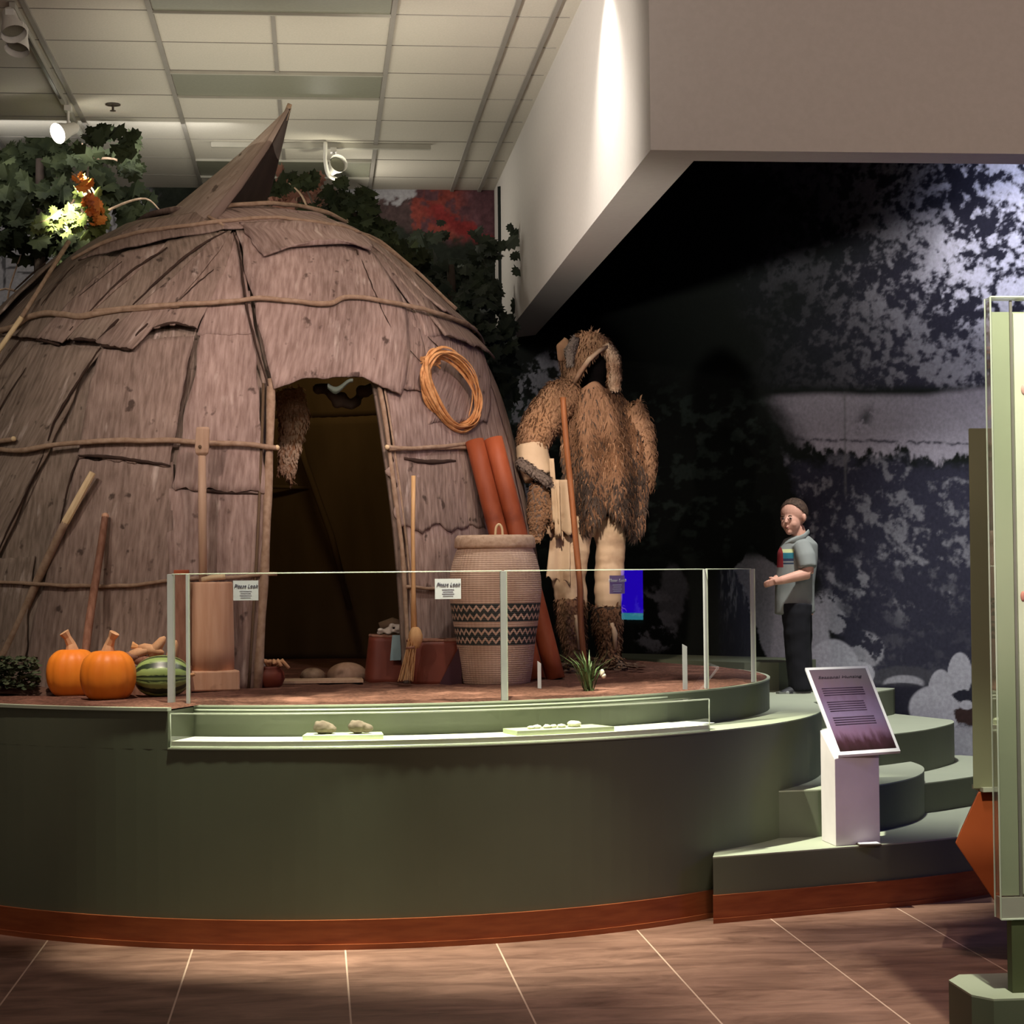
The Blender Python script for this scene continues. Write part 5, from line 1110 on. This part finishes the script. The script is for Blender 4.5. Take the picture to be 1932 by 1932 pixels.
# small acrylic label stakes in the soil
for (x, y0, y1, w, lb) in ((1018, 1247, 1300, .017, 'slim white label stake in the soil at the right foot of the basket'), (1293, 1215, 1300, .022, 'grey label stake in the soil left of the thin acrylic post')):
    b0 = PZ(x, y1, .968); zt_ = PY(x, y0, b0.y).z; t = thing('label_stake', lb, 'label stake', b0, 'label stakes'); bevel(MB().slab([(b0.x-w/2, b0.y, .964), (b0.x+w/2, b0.y, .964), (b0.x+w/2, b0.y, zt_-.012), (b0.x-w/2, b0.y, zt_)], (0, .006, 0)).build('blade', M['post'] if x > 1200 else M['white'], t), .001)

# ================================================================== LEDGE DISPLAY CASE
A1 = ang(*PZ(1334, 1381, .8).xy); AL = A0+.004
cs = thing('ledge_display_case', 'long low curved clear acrylic case on the green ledge, holding stones and shells', 'display case', (*pc(.1, RO-.1), .8))
R0c, R1c = RI+.012, RO-.006; ZC = .944
MB().prism(arc(AL, A1, R1c-.002, 50)+arc(A1, AL, R0c, 50), .806, .832).build('base_board', mat('pale_green_board', (.80, .84, .66), (.78, .82, .64), 4), cs)
MB().grid(lambda u, v: Vector((*pc(AL+(A1-AL)*u, R1c), .808+(ZC-.808)*v)), 60, 2).build('front_sheet', M['acryliccase'], cs, True)
MB().grid(lambda u, v: Vector((*pc(AL+(A1-AL)*u, R1c+(R0c-R1c)*v), ZC)), 60, 2).build('top_sheet', M['acryliccase'], cs, True)
for a in (AL, A1): MB().grid(lambda u, v: Vector((*pc(a, R1c+(R0c-R1c)*u), .808+(ZC-.808)*v)), 2, 2).build('end_sheet', M['acryliccase'], cs, True)
for (r, z, rr) in ((R1c, ZC, .0032), (R1c, .809, .004), (R0c, ZC, .003)): MB().tube([Vector((*pc(AL+(A1-AL)*k/50, r), z)) for k in range(51)], rr, 6).build('lit_case_edge', M['edgelit'], cs, True)
for a in (AL, A1): MB().tube([Vector((*pc(a, R1c), .808)), Vector((*pc(a, R1c), ZC))], .003, 6).build('lit_case_edge', M['edgelit'], cs, True)
# label strips, blocks, exhibits
def arcblock(x0, x1, r0, r1, z0, z1, name, m, parent=None, loc=None):
    a0 = aofr(x0, (r0+r1)/2); a1 = aofr(x1, (r0+r1)/2); return MB().prism(arc(a0, a1, r1, 12)+arc(a1, a0, r0, 12), z0, z1).build(name, m, parent, loc=loc)
def aofr(x, R):
    best = None; r = ray(x, 1400)
    for i in range(-700, 900):
        a = i/1000; q = pc(a, R); e = abs(q[0]/q[1]-r[0]/r[1])
        if best is None or e < best[0]: best = (e, a)
    return best[1]
paper = mat('white_label_paper', (.85, .87, .78), rough=.6)
for (x0, x1, lb) in ((350, 560, 'white printed label strip lying at the left end of the ledge case'), (1150, 1322, 'white printed label strip lying at the right end of the ledge case'), (730, 940, 'white label strip lying between the two blocks in the ledge case')):
    lc = Vector((*pc(aofr((x0+x1)/2, RI+.12), RI+.12), .833)); o = thing('label_strip', lb, 'label', lc, 'label strips in the ledge case')
    arcblock(x0, x1, RI+.05, RO-.05, .8322, .8335, 'paper', paper, o)
    ln = MB()
    for k in range(3):
        a0 = aofr(x0+12, RI+.12); a1 = aofr(x0+50+14*k, RI+.12); ln.prism(arc(a0, a1, RI+.080+.028*k, 6)+arc(a1, a0, RI+.090+.028*k, 6), .8336, .8339)
    ln.build('lettering', M['paleink'], o)
cg = mat('cream_green_block', (.52, .58, .38), (.50, .56, .37), 5)
bl1 = arcblock(575, 722, RI+.06, RO-.05, .832, .852, 'exhibit_block', cg, loc=Vector((*pc(aofr(648, RI+.12), RI+.12), .832))); tag(bl1, 'low cream green block under the two stones in the ledge case', 'block', 'exhibit blocks')
bl2 = arcblock(962, 1138, RI+.06, RO-.03, .832, .852, 'exhibit_block', cg, loc=Vector((*pc(aofr(1050, RI+.12), RI+.12), .832))); tag(bl2, 'low cream green block under the shell fragments in the ledge case', 'block', 'exhibit blocks')
for i, (x, w, lb) in enumerate(((612, .052, 'dark knobbly stone tool on the block, left one of the pair'), (678, .055, 'smooth brown stone tool with a sloping top, right one of the pair'))):
    a = aofr(x, RI+.12); c = Vector((*pc(a, RI+.13), .852+.027)); mb = MB(); mb.ell(c+Vector((-.006, 0, 0)), (w*.75, .035, .027), 16, 10); mb.ell(c+Vector((w*.45, 0, -.006)), (w*.55, .026, .019), 12, 8); mb.ell(c+Vector((-w*.45, 0, .010)), (w*.3, .02, .018), 10, 8)
    tag(fuse(mb, 'stone_tool', M['stone'], None, .004, 2, loc=(c.x, c.y, .852), disp=lambda q: .004*mnoise.noise((q.x*50+x, q.y*50, q.z*50))), lb, 'stone', 'stone tools in the ledge case')
fl_ = ['small pale shell fragment at the left end of its row', 'flat pale shell ring second from the left in its row', 'curved pale shell fragment in the middle of its row', 'small pale shell piece right of the curved fragment', 'pale bone piece next to the large shell', 'large rounded white shell at the right end of its row']
for i, (x, sz) in enumerate(((998, .016), (1012, .02), (1028, .02), (1042, .018), (1056, .02), (1082, .034))):
    a = aofr(x, RI+.12); c = Vector((*pc(a, RI+.14-.01*(i % 2)), .852+sz*.32)); q = MB().ell(c, (sz*.9, sz*1.1, sz*.42), 14, 8); me = q.mesh('shell_fragment')
    for v in me.vertices: v.co += Vector((0, 0, .004*mnoise.noise(v.co*90)))+Vector((.004*mnoise.noise(v.co*60+Vector((i, 0, 0))), 0, 0))
    tag(link('shell_fragment', me, M['bone'], None, True, loc=(c.x, c.y, .852)), fl_[i], 'shell', 'shell fragments in the ledge case')

# plant beside the figure
gp = PZ(1112, 1305, .968); t = thing('grass_plant', 'tuft of artificial green grass with a white flower in front of the figure', 'plant', gp)
mb = MB()
for i in range(60):
    a = random.uniform(0, 2*PI); sp_ = random.uniform(.02, .14); h = random.uniform(.08, .19); e = gp+Vector((math.cos(a)*sp_-.02, math.sin(a)*sp_*.6, h)); m1 = gp.lerp(e, .55)+Vector((0, 0, .035)); s_v = Vector((-math.sin(a), math.cos(a), 0))*.003
    b_ = gp+Vector((random.uniform(-.02, .02), random.uniform(-.02, .02), -.004)); mb.add([b_-s_v, b_+s_v, m1+s_v*1.3, m1-s_v*1.3, e], [(0, 1, 2, 3), (3, 2, 4)])
me = bpy.data.meshes.new('blades'); me.from_pydata(mb.v, [], mb.f); link('blades', me, mat('plastic_grass', (.07, .12, .04), (.13, .18, .07), 30, .5), t)
fx = PY(1136, 1270, gp.y-.0); mb = MB(); mb.ell(fx, (.012, .008, .018), 10, 8); mb.ell(fx+Vector((.006, 0, -.012)), (.012, .008, .012), 10, 8); mb.build('flower', M['bone'], t, True)
# leaves and moss at the foot of the lodge
def scatter_leaves(name, label, cat, pts, m, sz, kind='stuff'):
    mb = MB()
    for (c, a, tl) in pts:
        R = Matrix.Rotation(a, 3, 'Z')@Matrix.Rotation(tl, 3, 'X'); mb.add([Vector(c)+R@Vector(v)*sz for v in ((-.5, 0, 0), (-.2, .3, .08), (.3, .25, .05), (.6, 0, 0), (.3, -.25, .05), (-.2, -.3, .08))], [(0, 1, 2, 3), (0, 3, 4, 5)])
    me = bpy.data.meshes.new(name); me.from_pydata(mb.v, [], mb.f); o = link(name, me, m, loc=pts[0][0]); return tag(o, label, cat, kind=kind)
scatter_leaves('moss_clump', 'dark green moss and leaves at the foot of the lodge on the far left', 'moss', [(PY(random.uniform(-10, 75), random.uniform(1240, 1300), 9.2+random.uniform(-.05, .1)), random.uniform(0, 6), random.uniform(0, 1.4)) for _ in range(420)], mat('moss_green', (.03, .045, .02), (.06, .07, .035), 20, .9), .030)
scatter_leaves('ground_litter', 'dry leaf litter on the soil behind the basket', 'leaf litter', [((random.uniform(1.1, 1.75), random.uniform(10.4, 11.6), .98+random.uniform(0, .03)), random.uniform(0, 6), random.uniform(-.4, .4)) for _ in range(220)], mat('dry_litter', (.10, .06, .04), (.2, .13, .09), 20, .9), .05)

# ================================================================== READER STAND
Z1s = Z1; pb = PZ(1577, 1597, Z1s); pr = PZ(1661, 1590, Z1s); pl_ = PZ(1553, 1587, Z1s)
rs_ = thing('reader_stand', 'white pedestal stand with a slanted purple information panel on the lowest step', 'sign stand', (pb.x+.1, pb.y+.1, Z1s))
ux = (pr-pb); ux.z = 0; uy = Vector((-ux.y, ux.x, 0)).normalized()*.22; uyd = pl_-pb; uyd.z = 0; uyd = uyd.normalized()*max(.2, uyd.length)
ztop = PY(1577, 1405, pb.y).z+.0
def ptop(p):
    y0, z0, y1, z1 = 8.72, PY(1600, 1425, 8.72).z, 9.36, PY(1600, 1258, 9.36).z; return Vector((p.x, p.y, z0+(p.y-y0)*(z1-z0)/(y1-y0)-.016))
pq = [pb, pb+ux, pb+ux+uyd, pb+uyd]
bevel(MB().add(pq+[ptop(p) for p in pq], [(0, 3, 2, 1), (4, 5, 6, 7), (0, 1, 5, 4), (1, 2, 6, 5), (2, 3, 7, 6), (3, 0, 4, 7)]).build('pedestal', mat('white_painted_panel', (.66, .60, .60), rough=.6), rs_), .003)
TLp, TRp, BRp, BLp = PY(1519, 1260, 9.36), PY(1636, 1256, 9.36), PY(1699, 1417, 8.72), PY(1582, 1425, 8.72)
nn = (TRp-TLp).cross(BLp-TLp).normalized(); nn = nn if nn.y < 0 else -nn
MB().slab([TLp, TRp, BRp, BLp], -nn*.012).build('panel_frame', mat('pale_panel_edge', (.66, .64, .70), rough=.5), rs_)
def signmat():
    m = bpy.data.materials.new('purple_forest_print'); m.use_nodes = True; nt = m.node_tree; N = nt.nodes; L = nt.links; b = N['Principled BSDF']; b.inputs['Roughness'].default_value = .35
    tc = N.new('ShaderNodeTexCoord'); sp = N.new('ShaderNodeSeparateXYZ'); L.new(tc.outputs['UV'], sp.inputs[0]); n = N.new('ShaderNodeTexNoise'); n.inputs['Scale'].default_value = 7; n.inputs['Detail'].default_value = 6
    mp = N.new('ShaderNodeMapping'); mp.inputs['Scale'].default_value = (1.6, .6, 1); L.new(tc.outputs['UV'], mp.inputs[0]); L.new(mp.outputs[0], n.inputs[0])
    a = N.new('ShaderNodeMath'); a.operation = 'MULTIPLY_ADD'; a.inputs[1].default_value = .28; L.new(n.outputs[0], a.inputs[0]); L.new(sp.outputs[1], a.inputs[2])
    r = N.new('ShaderNodeValToRGB'); L.new(a.outputs[0], r.inputs[0]); e = r.color_ramp.elements
    e[0].position = .12; e[0].color = (.016, .005, .005, 1); e[1].position = 1.0; e[1].color = (.085, .05, .075, 1)
    for p, c in ((.24, (.035, .012, .02, 1)), (.36, (.12, .065, .12, 1)), (.55, (.12, .085, .16, 1)), (.8, (.085, .05, .095, 1))): q = e.new(p); q.color = c
    L.new(r.outputs[0], b.inputs['Base Color']); return m
ins = .045
def PP(u, v): return TLp.lerp(TRp, u).lerp(BLp.lerp(BRp, u), v)+nn*.0015
qv = [PP(ins, ins*.7), PP(1-ins, ins*.7), PP(1-ins, 1-ins*.8), PP(ins, 1-ins*.8)]; me = bpy.data.meshes.new('panel_face'); me.from_pydata([tuple(v) for v in qv], [], [(0, 1, 2, 3)]); uvl = me.uv_layers.new(name='UVMap')
for l, uvv in zip(me.loops, ((0, 1), (1, 1), (1, 0), (0, 0))): uvl.data[l.index].uv = uvv
pfo = link('panel_face', me, signmat(), rs_)
exu = (TRp-TLp).normalized(); evu = (TLp-BLp).normalized(); inkp = mat('panel_lettering', (.02, .010, .022))
def pmx(u, v): c = PP(u, v)+nn*.0035; e2 = nn.cross(exu).normalized(); e2 = e2 if e2.z > 0 else -e2; return Matrix(((exu.x, e2.x, nn.x, c.x), (exu.y, e2.y, nn.y, c.y), (exu.z, e2.z, nn.z, c.z), (0, 0, 0, 1)))
text('title_lettering', 'Seasonal Hunting', .030, pmx(.48, .135), inkp, pfo)
tl = MB()
for (v0, n_) in ((.26, 4), (.42, 5), (.60, 4)):
    for k in range(n_):
        v = v0+k*.026; u0, u1 = .13, .86-.07*((k*3+n_) % 3); tl.slab([PP(u0, v)+nn*.001, PP(u1, v)+nn*.001, PP(u1, v+.007)+nn*.001, PP(u0, v+.007)+nn*.001], nn*.003)
tl.build('text_lines', mat('panel_fine_print', (.055, .032, .065)), pfo)
wc_ = PZ(1637, 1594, Z1s); t = thing('floor_card', 'small white card lying at the foot of the white pedestal', 'card', wc_); bevel(MB().box((wc_.x-.05, wc_.y-.045, Z1s), (wc_.x+.052, wc_.y+.03, Z1s+.008)).build('tray', M['darkmetal'], t), .002); MB().box((wc_.x-.045, wc_.y-.04, Z1s+.008), (wc_.x+.047, wc_.y+.028, Z1s+.011)).build('card', M['white'], t)

# ================================================================== RIGHT KIOSK AND TOWER CASE
Yq = 7.45
kq = thing('kiosk', 'tall green kiosk panel rising from a faceted orange base behind the clear tower case', 'kiosk', (PY(1900, 1700, Yq).x, Yq, 0))
a = PY(1827, 808, Yq); b_ = PY(1836, 1489, Yq); c = PY(2050, 808, Yq)
bevel(MB().slab([a, b_, Vector((c.x, Yq, b_.z)), Vector((c.x, Yq, a.z))], (.032, .08, 0)).build('panel', mat('kiosk_green_paint', (.20, .21, .12), (.21, .22, .125), 4, .6), kq), .004)
P = [PY(1846, 1494, Yq), PY(1802, 1590, Yq), PY(1884, 1712, Yq), PY(1948, 1800, Yq)]; zz = 0
pts = [P[0], P[1], P[2], Vector((P[3].x, Yq, .0)), Vector((P[3].x+.7, Yq, 0)), Vector((P[3].x+.7, Yq, P[0].z))]
bevel(MB().slab(pts, (.135, .35, 0)).build('base', M['orangelam'], kq), .004)
sp1 = PY(1850, 1487, Yq); MB().box((sp1.x, Yq-.03, sp1.z-.012), (sp1.x+.4, Yq+.1, sp1.z+.004)).build('shelf', M['greenlit'], kq)
# tower case
Yt = 5.95; tc_ = thing('tower_case', 'tall clear acrylic wall case with pale green lining on a green stand', 'display case', (PY(1920, 1800, Yt).x, Yt, 0))
tl0 = PY(1868, 560, Yt); bl0 = PY(1884, 1735, Yt); x0 = tl0.x; zt0 = tl0.z; zb0 = bl0.z; xr = x0+.75
xi = PY(1908, 600, Yt).x; lin = mat('pale_green_case_lining', (.42, .46, .31), (.40, .44, .30), 4, .7)
MB().box((x0+.008, Yt+.012, zb0+.07), (xr, Yt+.024, zt0-.045)).build('back_panel', lin, tc_)
MB().box((xi+.008, Yt+.006, zb0+.075), (xr, Yt+.0115, zt0-.05)).build('inner_panel', M['creamcase'], tc_)
MB().box((xi-.003, Yt+.006, zb0+.06), (xi+.005, Yt+.0118, zt0-.01)).build('divider', M['tbar'], tc_)
MB().box((x0+.002, Yt, zb0), (xr, Yt+.005, zt0)).build('front_sheet', M['acryliccase'], tc_)
MB().box((x0, Yt, zb0), (x0+.004, Yt+.05, zt0)).build('side_sheet', M['acryliccase'], tc_)
MB().box((x0, Yt, zt0-.006), (xr, Yt+.05, zt0)).build('top_sheet', halfclear('frosted_case_top', (.55, .58, .46), .55), tc_)
MB().box((x0+.002, Yt+.002, zb0), (xr, Yt+.048, zb0+.065)).build('plinth', halfclear('frosted_case_base', (.55, .53, .45), .8), tc_)
for (xx, yy) in ((x0, Yt), (x0, Yt+.05)): MB().tube([(xx, yy, zb0), (xx, yy, zt0)], .003, 6).build('lit_case_edge', M['edgelit'], tc_)
MB().tube([(x0, Yt, zb0), (xr, Yt, zb0)], .003, 6).build('lit_case_edge', M['edgelit'], tc_); MB().tube([(x0, Yt, zt0), (xr, Yt, zt0)], .003, 6).build('lit_case_edge', M['edgelit'], tc_)
lg0 = PY(1907, 1740, Yt+.01); MB().box((lg0.x, Yt+.004, .17), (lg0.x+.12, Yt+.046, zb0)).build('leg', mat('dark_green_leg', (.07, .08, .035)), tc_)
bz1 = PY(1843, 1887, Yt-.05).z
bp0 = PY(1843, 1880, Yt-.05); MB().prism([(bp0.x, Yt-.0), (bp0.x+.045, Yt-.07), (bp0.x+.8, Yt-.07), (bp0.x+.8, Yt+.3), (bp0.x+.06, Yt+.3), (bp0.x, Yt+.22)], 0, bz1).build('foot_block', M['green'], tc_)
MB().prism([(bp0.x, Yt-.0), (bp0.x+.045, Yt-.07), (bp0.x+.8, Yt-.07), (bp0.x+.8, Yt+.3), (bp0.x+.06, Yt+.3), (bp0.x, Yt+.22)], bz1, bz1+.006).build('foot_top', M['greenlit'], tc_)
# small coloured pieces displayed inside
for (x, y, cl, lb) in ((1931, 735, (.7, .4, .35), 'small pink piece pinned high inside the tower case'), (1930, 1125, (.6, .25, .2), 'small red piece pinned low inside the tower case')):
    c = PY(x, y, Yt+.006); tag(MB().ell(c, (.008, .004, .016), 10, 8).build('pinned_piece', mat('pinned_piece_col', cl), smooth=True, loc=c), lb, 'exhibit piece', 'pinned exhibit pieces')
spot('tower_case_spot', (x0-.05, Yt-1.3, 4.1), (x0+.10, Yt+.1, 1.5), 820, (1, 1, .80), 32, .8, .04)

# monitor on the right, seen mirrored in the guard panels
mo = thing('wall_monitor', 'glowing blue screen mirrored in the guard panel beside the legs of the fur clad figure', 'screen', (4.35, 8.0, 0))
def mon(dx, z0, z1, w, m, nm): return MB().obox((4.35+dx, 8.0, (z0+z1)/2), (.012, 0, 0), (.0, w/2, 0), (0, 0, (z1-z0)/2)).build(nm, m, mo)
mon(.03, 1.18, 1.98, .60, M['darkmetal'], 'housing'); mon(.012, 1.26, 1.94, .52, emis('blue_screen', (.03, .0, 1), 5), 'screen'); mon(.012, 1.22, 1.26, .52, emis('screen_strip', (.1, .7, .9), 3), 'screen_strip')
MB().box((4.36, 7.95, 0), (4.42, 8.05, 1.2)).build('stand', M['darkmetal'], mo); MB().box((4.2, 7.8, 0), (4.6, 8.2, .03)).build('foot', M['darkmetal'], mo)

# ================================================================== CEILING FITTINGS
tr = thing('lighting_track', 'dark lighting track running along the ceiling on the left', 'lighting track', (-1.46, 11, 4.31))
MB().box((-1.475, 9.9, 4.285), (-1.447, 13.9, 4.318)).build('rail', M['railtan'], tr); MB().box((-1.468, 10.45, 4.281), (-1.454, 11.75, 4.286)).build('slot', M['darkmetal'], tr)
def lamp(loc, aimp, label, lit=False, drop=.12):
    loc = Vector(loc); t = thing('track_lamp', label, 'lamp', loc, 'track lamps'); hp_ = loc-Vector((0, 0, drop)); d = (Vector(aimp)-hp_).normalized()
    MB().box((loc.x-.02, loc.y-.035, loc.z-.03), (loc.x+.02, loc.y+.035, loc.z)).build('adapter', M['lampwhite'], t)
    MB().tube([loc-Vector((0, 0, .02)), hp_], .008, 8).build('stem', M['lampwhite'], t)
    MB().tube([hp_-d*.07, hp_-d*.05, hp_+d*.0, hp_+d*.05, hp_+d*.085], [.022, .034, .040, .055, .062], 20, cap=False).build('shade', M['lampwhite'], t, True)
    MB().tube([hp_+d*.05, hp_+d*.055], [.050, .050], 18).build('bulb', emis('lamp_bulb', (1, .95, .85), 30) if lit else M['lens'], t); return t
lamp(PY(20, 20, 9.75)+Vector((0, 0, .0)), PY(160, 600, 9.0), 'white track lamp at the top left corner of the ceiling', drop=.05)
lamp((-1.46, 10.15, 4.285), (-1.75, 9.2, 2), 'white track lamp second along the left track', drop=.07)
lamp((-1.44, 11.95, 4.285), (-2.4, 11.0, 3.55), 'lit white track lamp glaring above the leaves', True, drop=.14)
# centre rail with lamp
tr2 = thing('lighting_track', 'short cream ceiling rail across the ceiling behind the smoke flap', 'lighting track', (.1, 13.05, 4.31)); MB().box((-.66, 13.03, 4.285), (.765, 13.07, 4.318)).build('rail', M['railtan'], tr2)
lamp((.13, 13.04, 4.285), (.5, 12.2, 4.35), 'white track lamp hanging from the rail behind the smoke flap', drop=.13)
MB_ = MB(); lp = PY(617, 285, 12.95); q = thing('lamp_bracket', 'white curved bracket beside the hanging lamp behind the smoke flap', 'bracket', lp); MB().tube(catmull([PY(614, 268, 12.95), PY(614, 305, 12.95), PY(620, 330, 12.95), PY(634, 338, 12.95)], 5), .013, 8).build('arm', M['lampwhite'], q, True)
sp_ = PZ(213, 197, 4.318); t = thing('sprinkler_head', 'small dark ceiling sprinkler above the leaves on the left', 'sprinkler', sp_)
MB().lathe([(.045, -.004), (.045, 0), (.02, .001)], sp_, 20).build('plate', M['darkmetal'], t, True); MB().tube([sp_, sp_-Vector((0, 0, .035))], .007, 8).build('stem', M['darkmetal'], t); MB().lathe([(.018, 0), (.018, .003)], sp_-Vector((0, 0, .04)), 14).build('deflector', M['darkmetal'], t)

# ================================================================== ARTIFICIAL TREES
LEAF = [(0, -.62), (.07, -.34), (.27, -.40), (.24, -.20), (.42, -.14), (.33, .04), (.46, .18), (.31, .28), (.30, .44), (.14, .42), (0, .62), (-.14, .42), (-.30, .44), (-.31, .28), (-.46, .18), (-.33, .04), (-.42, -.14), (-.24, -.20), (-.27, -.40), (-.07, -.34)]
def foliage(name, clusters, m, parent, seed=1, per=14, sz=.085):
    rs = random.Random(seed); mb = MB(); n = len(LEAF)
    for (c, r) in clusters:
        for i in range(per):
            d = Vector((rs.gauss(0, 1), rs.gauss(0, .7), rs.gauss(0, .8)))*r*.55; p = Vector(c)+d; s = sz*rs.uniform(.7, 1.35)
            R = Matrix.Rotation(rs.uniform(0, 2*PI), 3, 'Z')@Matrix.Rotation(rad(rs.uniform(25, 115)), 3, 'X')@Matrix.Rotation(rs.uniform(0, 2*PI), 3, 'Z')
            R = Matrix.Rotation(rs.uniform(-.8, .8), 3, 'Z')@Matrix.Rotation(rad(rs.uniform(30, 110)), 3, 'X')@Matrix.Rotation(rs.uniform(0, 2*PI), 3, 'Z')
            vs = [p+R@Vector((x*s, y*s, -.22*s*abs(x)*2+.0)) for x, y in LEAF]+[p+R@Vector((0, .02, .03*s))]
            mb.add(vs, [(k, (k+1) % n, n) for k in range(n)])
    me = bpy.data.meshes.new(name); me.from_pydata(mb.v, [], mb.f); return link(name, me, m, parent)
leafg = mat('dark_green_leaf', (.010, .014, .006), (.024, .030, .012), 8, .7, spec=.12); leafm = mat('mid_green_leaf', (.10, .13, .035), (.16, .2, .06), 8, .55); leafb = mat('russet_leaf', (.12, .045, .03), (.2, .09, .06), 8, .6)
def art_tree(label, base, top, tr_r, clusters, m, seed, per, sz, branches):
    t = thing('artificial_tree', label, 'tree', base, 'artificial trees around the lodge'); MB().tube(catmull([base, Vector(base).lerp(Vector(top), .5)+Vector((.02, 0, 0)), top], 6), [tr_r*(1-.5*i/12) for i in range(13)], 10).build('trunk', M['fur_dark'], t, True)
    for b in branches: MB().tube(catmull(b, 4), [.010*(1-.6*i/(4*(len(b)-1))) for i in range(4*(len(b)-1)+1)], 6).build('branch', M['pole'], t, True)
    foliage('foliage', clusters, m, t, seed, per, sz); return t
Q = lambda x, y, Y: PY(x, y, Y)
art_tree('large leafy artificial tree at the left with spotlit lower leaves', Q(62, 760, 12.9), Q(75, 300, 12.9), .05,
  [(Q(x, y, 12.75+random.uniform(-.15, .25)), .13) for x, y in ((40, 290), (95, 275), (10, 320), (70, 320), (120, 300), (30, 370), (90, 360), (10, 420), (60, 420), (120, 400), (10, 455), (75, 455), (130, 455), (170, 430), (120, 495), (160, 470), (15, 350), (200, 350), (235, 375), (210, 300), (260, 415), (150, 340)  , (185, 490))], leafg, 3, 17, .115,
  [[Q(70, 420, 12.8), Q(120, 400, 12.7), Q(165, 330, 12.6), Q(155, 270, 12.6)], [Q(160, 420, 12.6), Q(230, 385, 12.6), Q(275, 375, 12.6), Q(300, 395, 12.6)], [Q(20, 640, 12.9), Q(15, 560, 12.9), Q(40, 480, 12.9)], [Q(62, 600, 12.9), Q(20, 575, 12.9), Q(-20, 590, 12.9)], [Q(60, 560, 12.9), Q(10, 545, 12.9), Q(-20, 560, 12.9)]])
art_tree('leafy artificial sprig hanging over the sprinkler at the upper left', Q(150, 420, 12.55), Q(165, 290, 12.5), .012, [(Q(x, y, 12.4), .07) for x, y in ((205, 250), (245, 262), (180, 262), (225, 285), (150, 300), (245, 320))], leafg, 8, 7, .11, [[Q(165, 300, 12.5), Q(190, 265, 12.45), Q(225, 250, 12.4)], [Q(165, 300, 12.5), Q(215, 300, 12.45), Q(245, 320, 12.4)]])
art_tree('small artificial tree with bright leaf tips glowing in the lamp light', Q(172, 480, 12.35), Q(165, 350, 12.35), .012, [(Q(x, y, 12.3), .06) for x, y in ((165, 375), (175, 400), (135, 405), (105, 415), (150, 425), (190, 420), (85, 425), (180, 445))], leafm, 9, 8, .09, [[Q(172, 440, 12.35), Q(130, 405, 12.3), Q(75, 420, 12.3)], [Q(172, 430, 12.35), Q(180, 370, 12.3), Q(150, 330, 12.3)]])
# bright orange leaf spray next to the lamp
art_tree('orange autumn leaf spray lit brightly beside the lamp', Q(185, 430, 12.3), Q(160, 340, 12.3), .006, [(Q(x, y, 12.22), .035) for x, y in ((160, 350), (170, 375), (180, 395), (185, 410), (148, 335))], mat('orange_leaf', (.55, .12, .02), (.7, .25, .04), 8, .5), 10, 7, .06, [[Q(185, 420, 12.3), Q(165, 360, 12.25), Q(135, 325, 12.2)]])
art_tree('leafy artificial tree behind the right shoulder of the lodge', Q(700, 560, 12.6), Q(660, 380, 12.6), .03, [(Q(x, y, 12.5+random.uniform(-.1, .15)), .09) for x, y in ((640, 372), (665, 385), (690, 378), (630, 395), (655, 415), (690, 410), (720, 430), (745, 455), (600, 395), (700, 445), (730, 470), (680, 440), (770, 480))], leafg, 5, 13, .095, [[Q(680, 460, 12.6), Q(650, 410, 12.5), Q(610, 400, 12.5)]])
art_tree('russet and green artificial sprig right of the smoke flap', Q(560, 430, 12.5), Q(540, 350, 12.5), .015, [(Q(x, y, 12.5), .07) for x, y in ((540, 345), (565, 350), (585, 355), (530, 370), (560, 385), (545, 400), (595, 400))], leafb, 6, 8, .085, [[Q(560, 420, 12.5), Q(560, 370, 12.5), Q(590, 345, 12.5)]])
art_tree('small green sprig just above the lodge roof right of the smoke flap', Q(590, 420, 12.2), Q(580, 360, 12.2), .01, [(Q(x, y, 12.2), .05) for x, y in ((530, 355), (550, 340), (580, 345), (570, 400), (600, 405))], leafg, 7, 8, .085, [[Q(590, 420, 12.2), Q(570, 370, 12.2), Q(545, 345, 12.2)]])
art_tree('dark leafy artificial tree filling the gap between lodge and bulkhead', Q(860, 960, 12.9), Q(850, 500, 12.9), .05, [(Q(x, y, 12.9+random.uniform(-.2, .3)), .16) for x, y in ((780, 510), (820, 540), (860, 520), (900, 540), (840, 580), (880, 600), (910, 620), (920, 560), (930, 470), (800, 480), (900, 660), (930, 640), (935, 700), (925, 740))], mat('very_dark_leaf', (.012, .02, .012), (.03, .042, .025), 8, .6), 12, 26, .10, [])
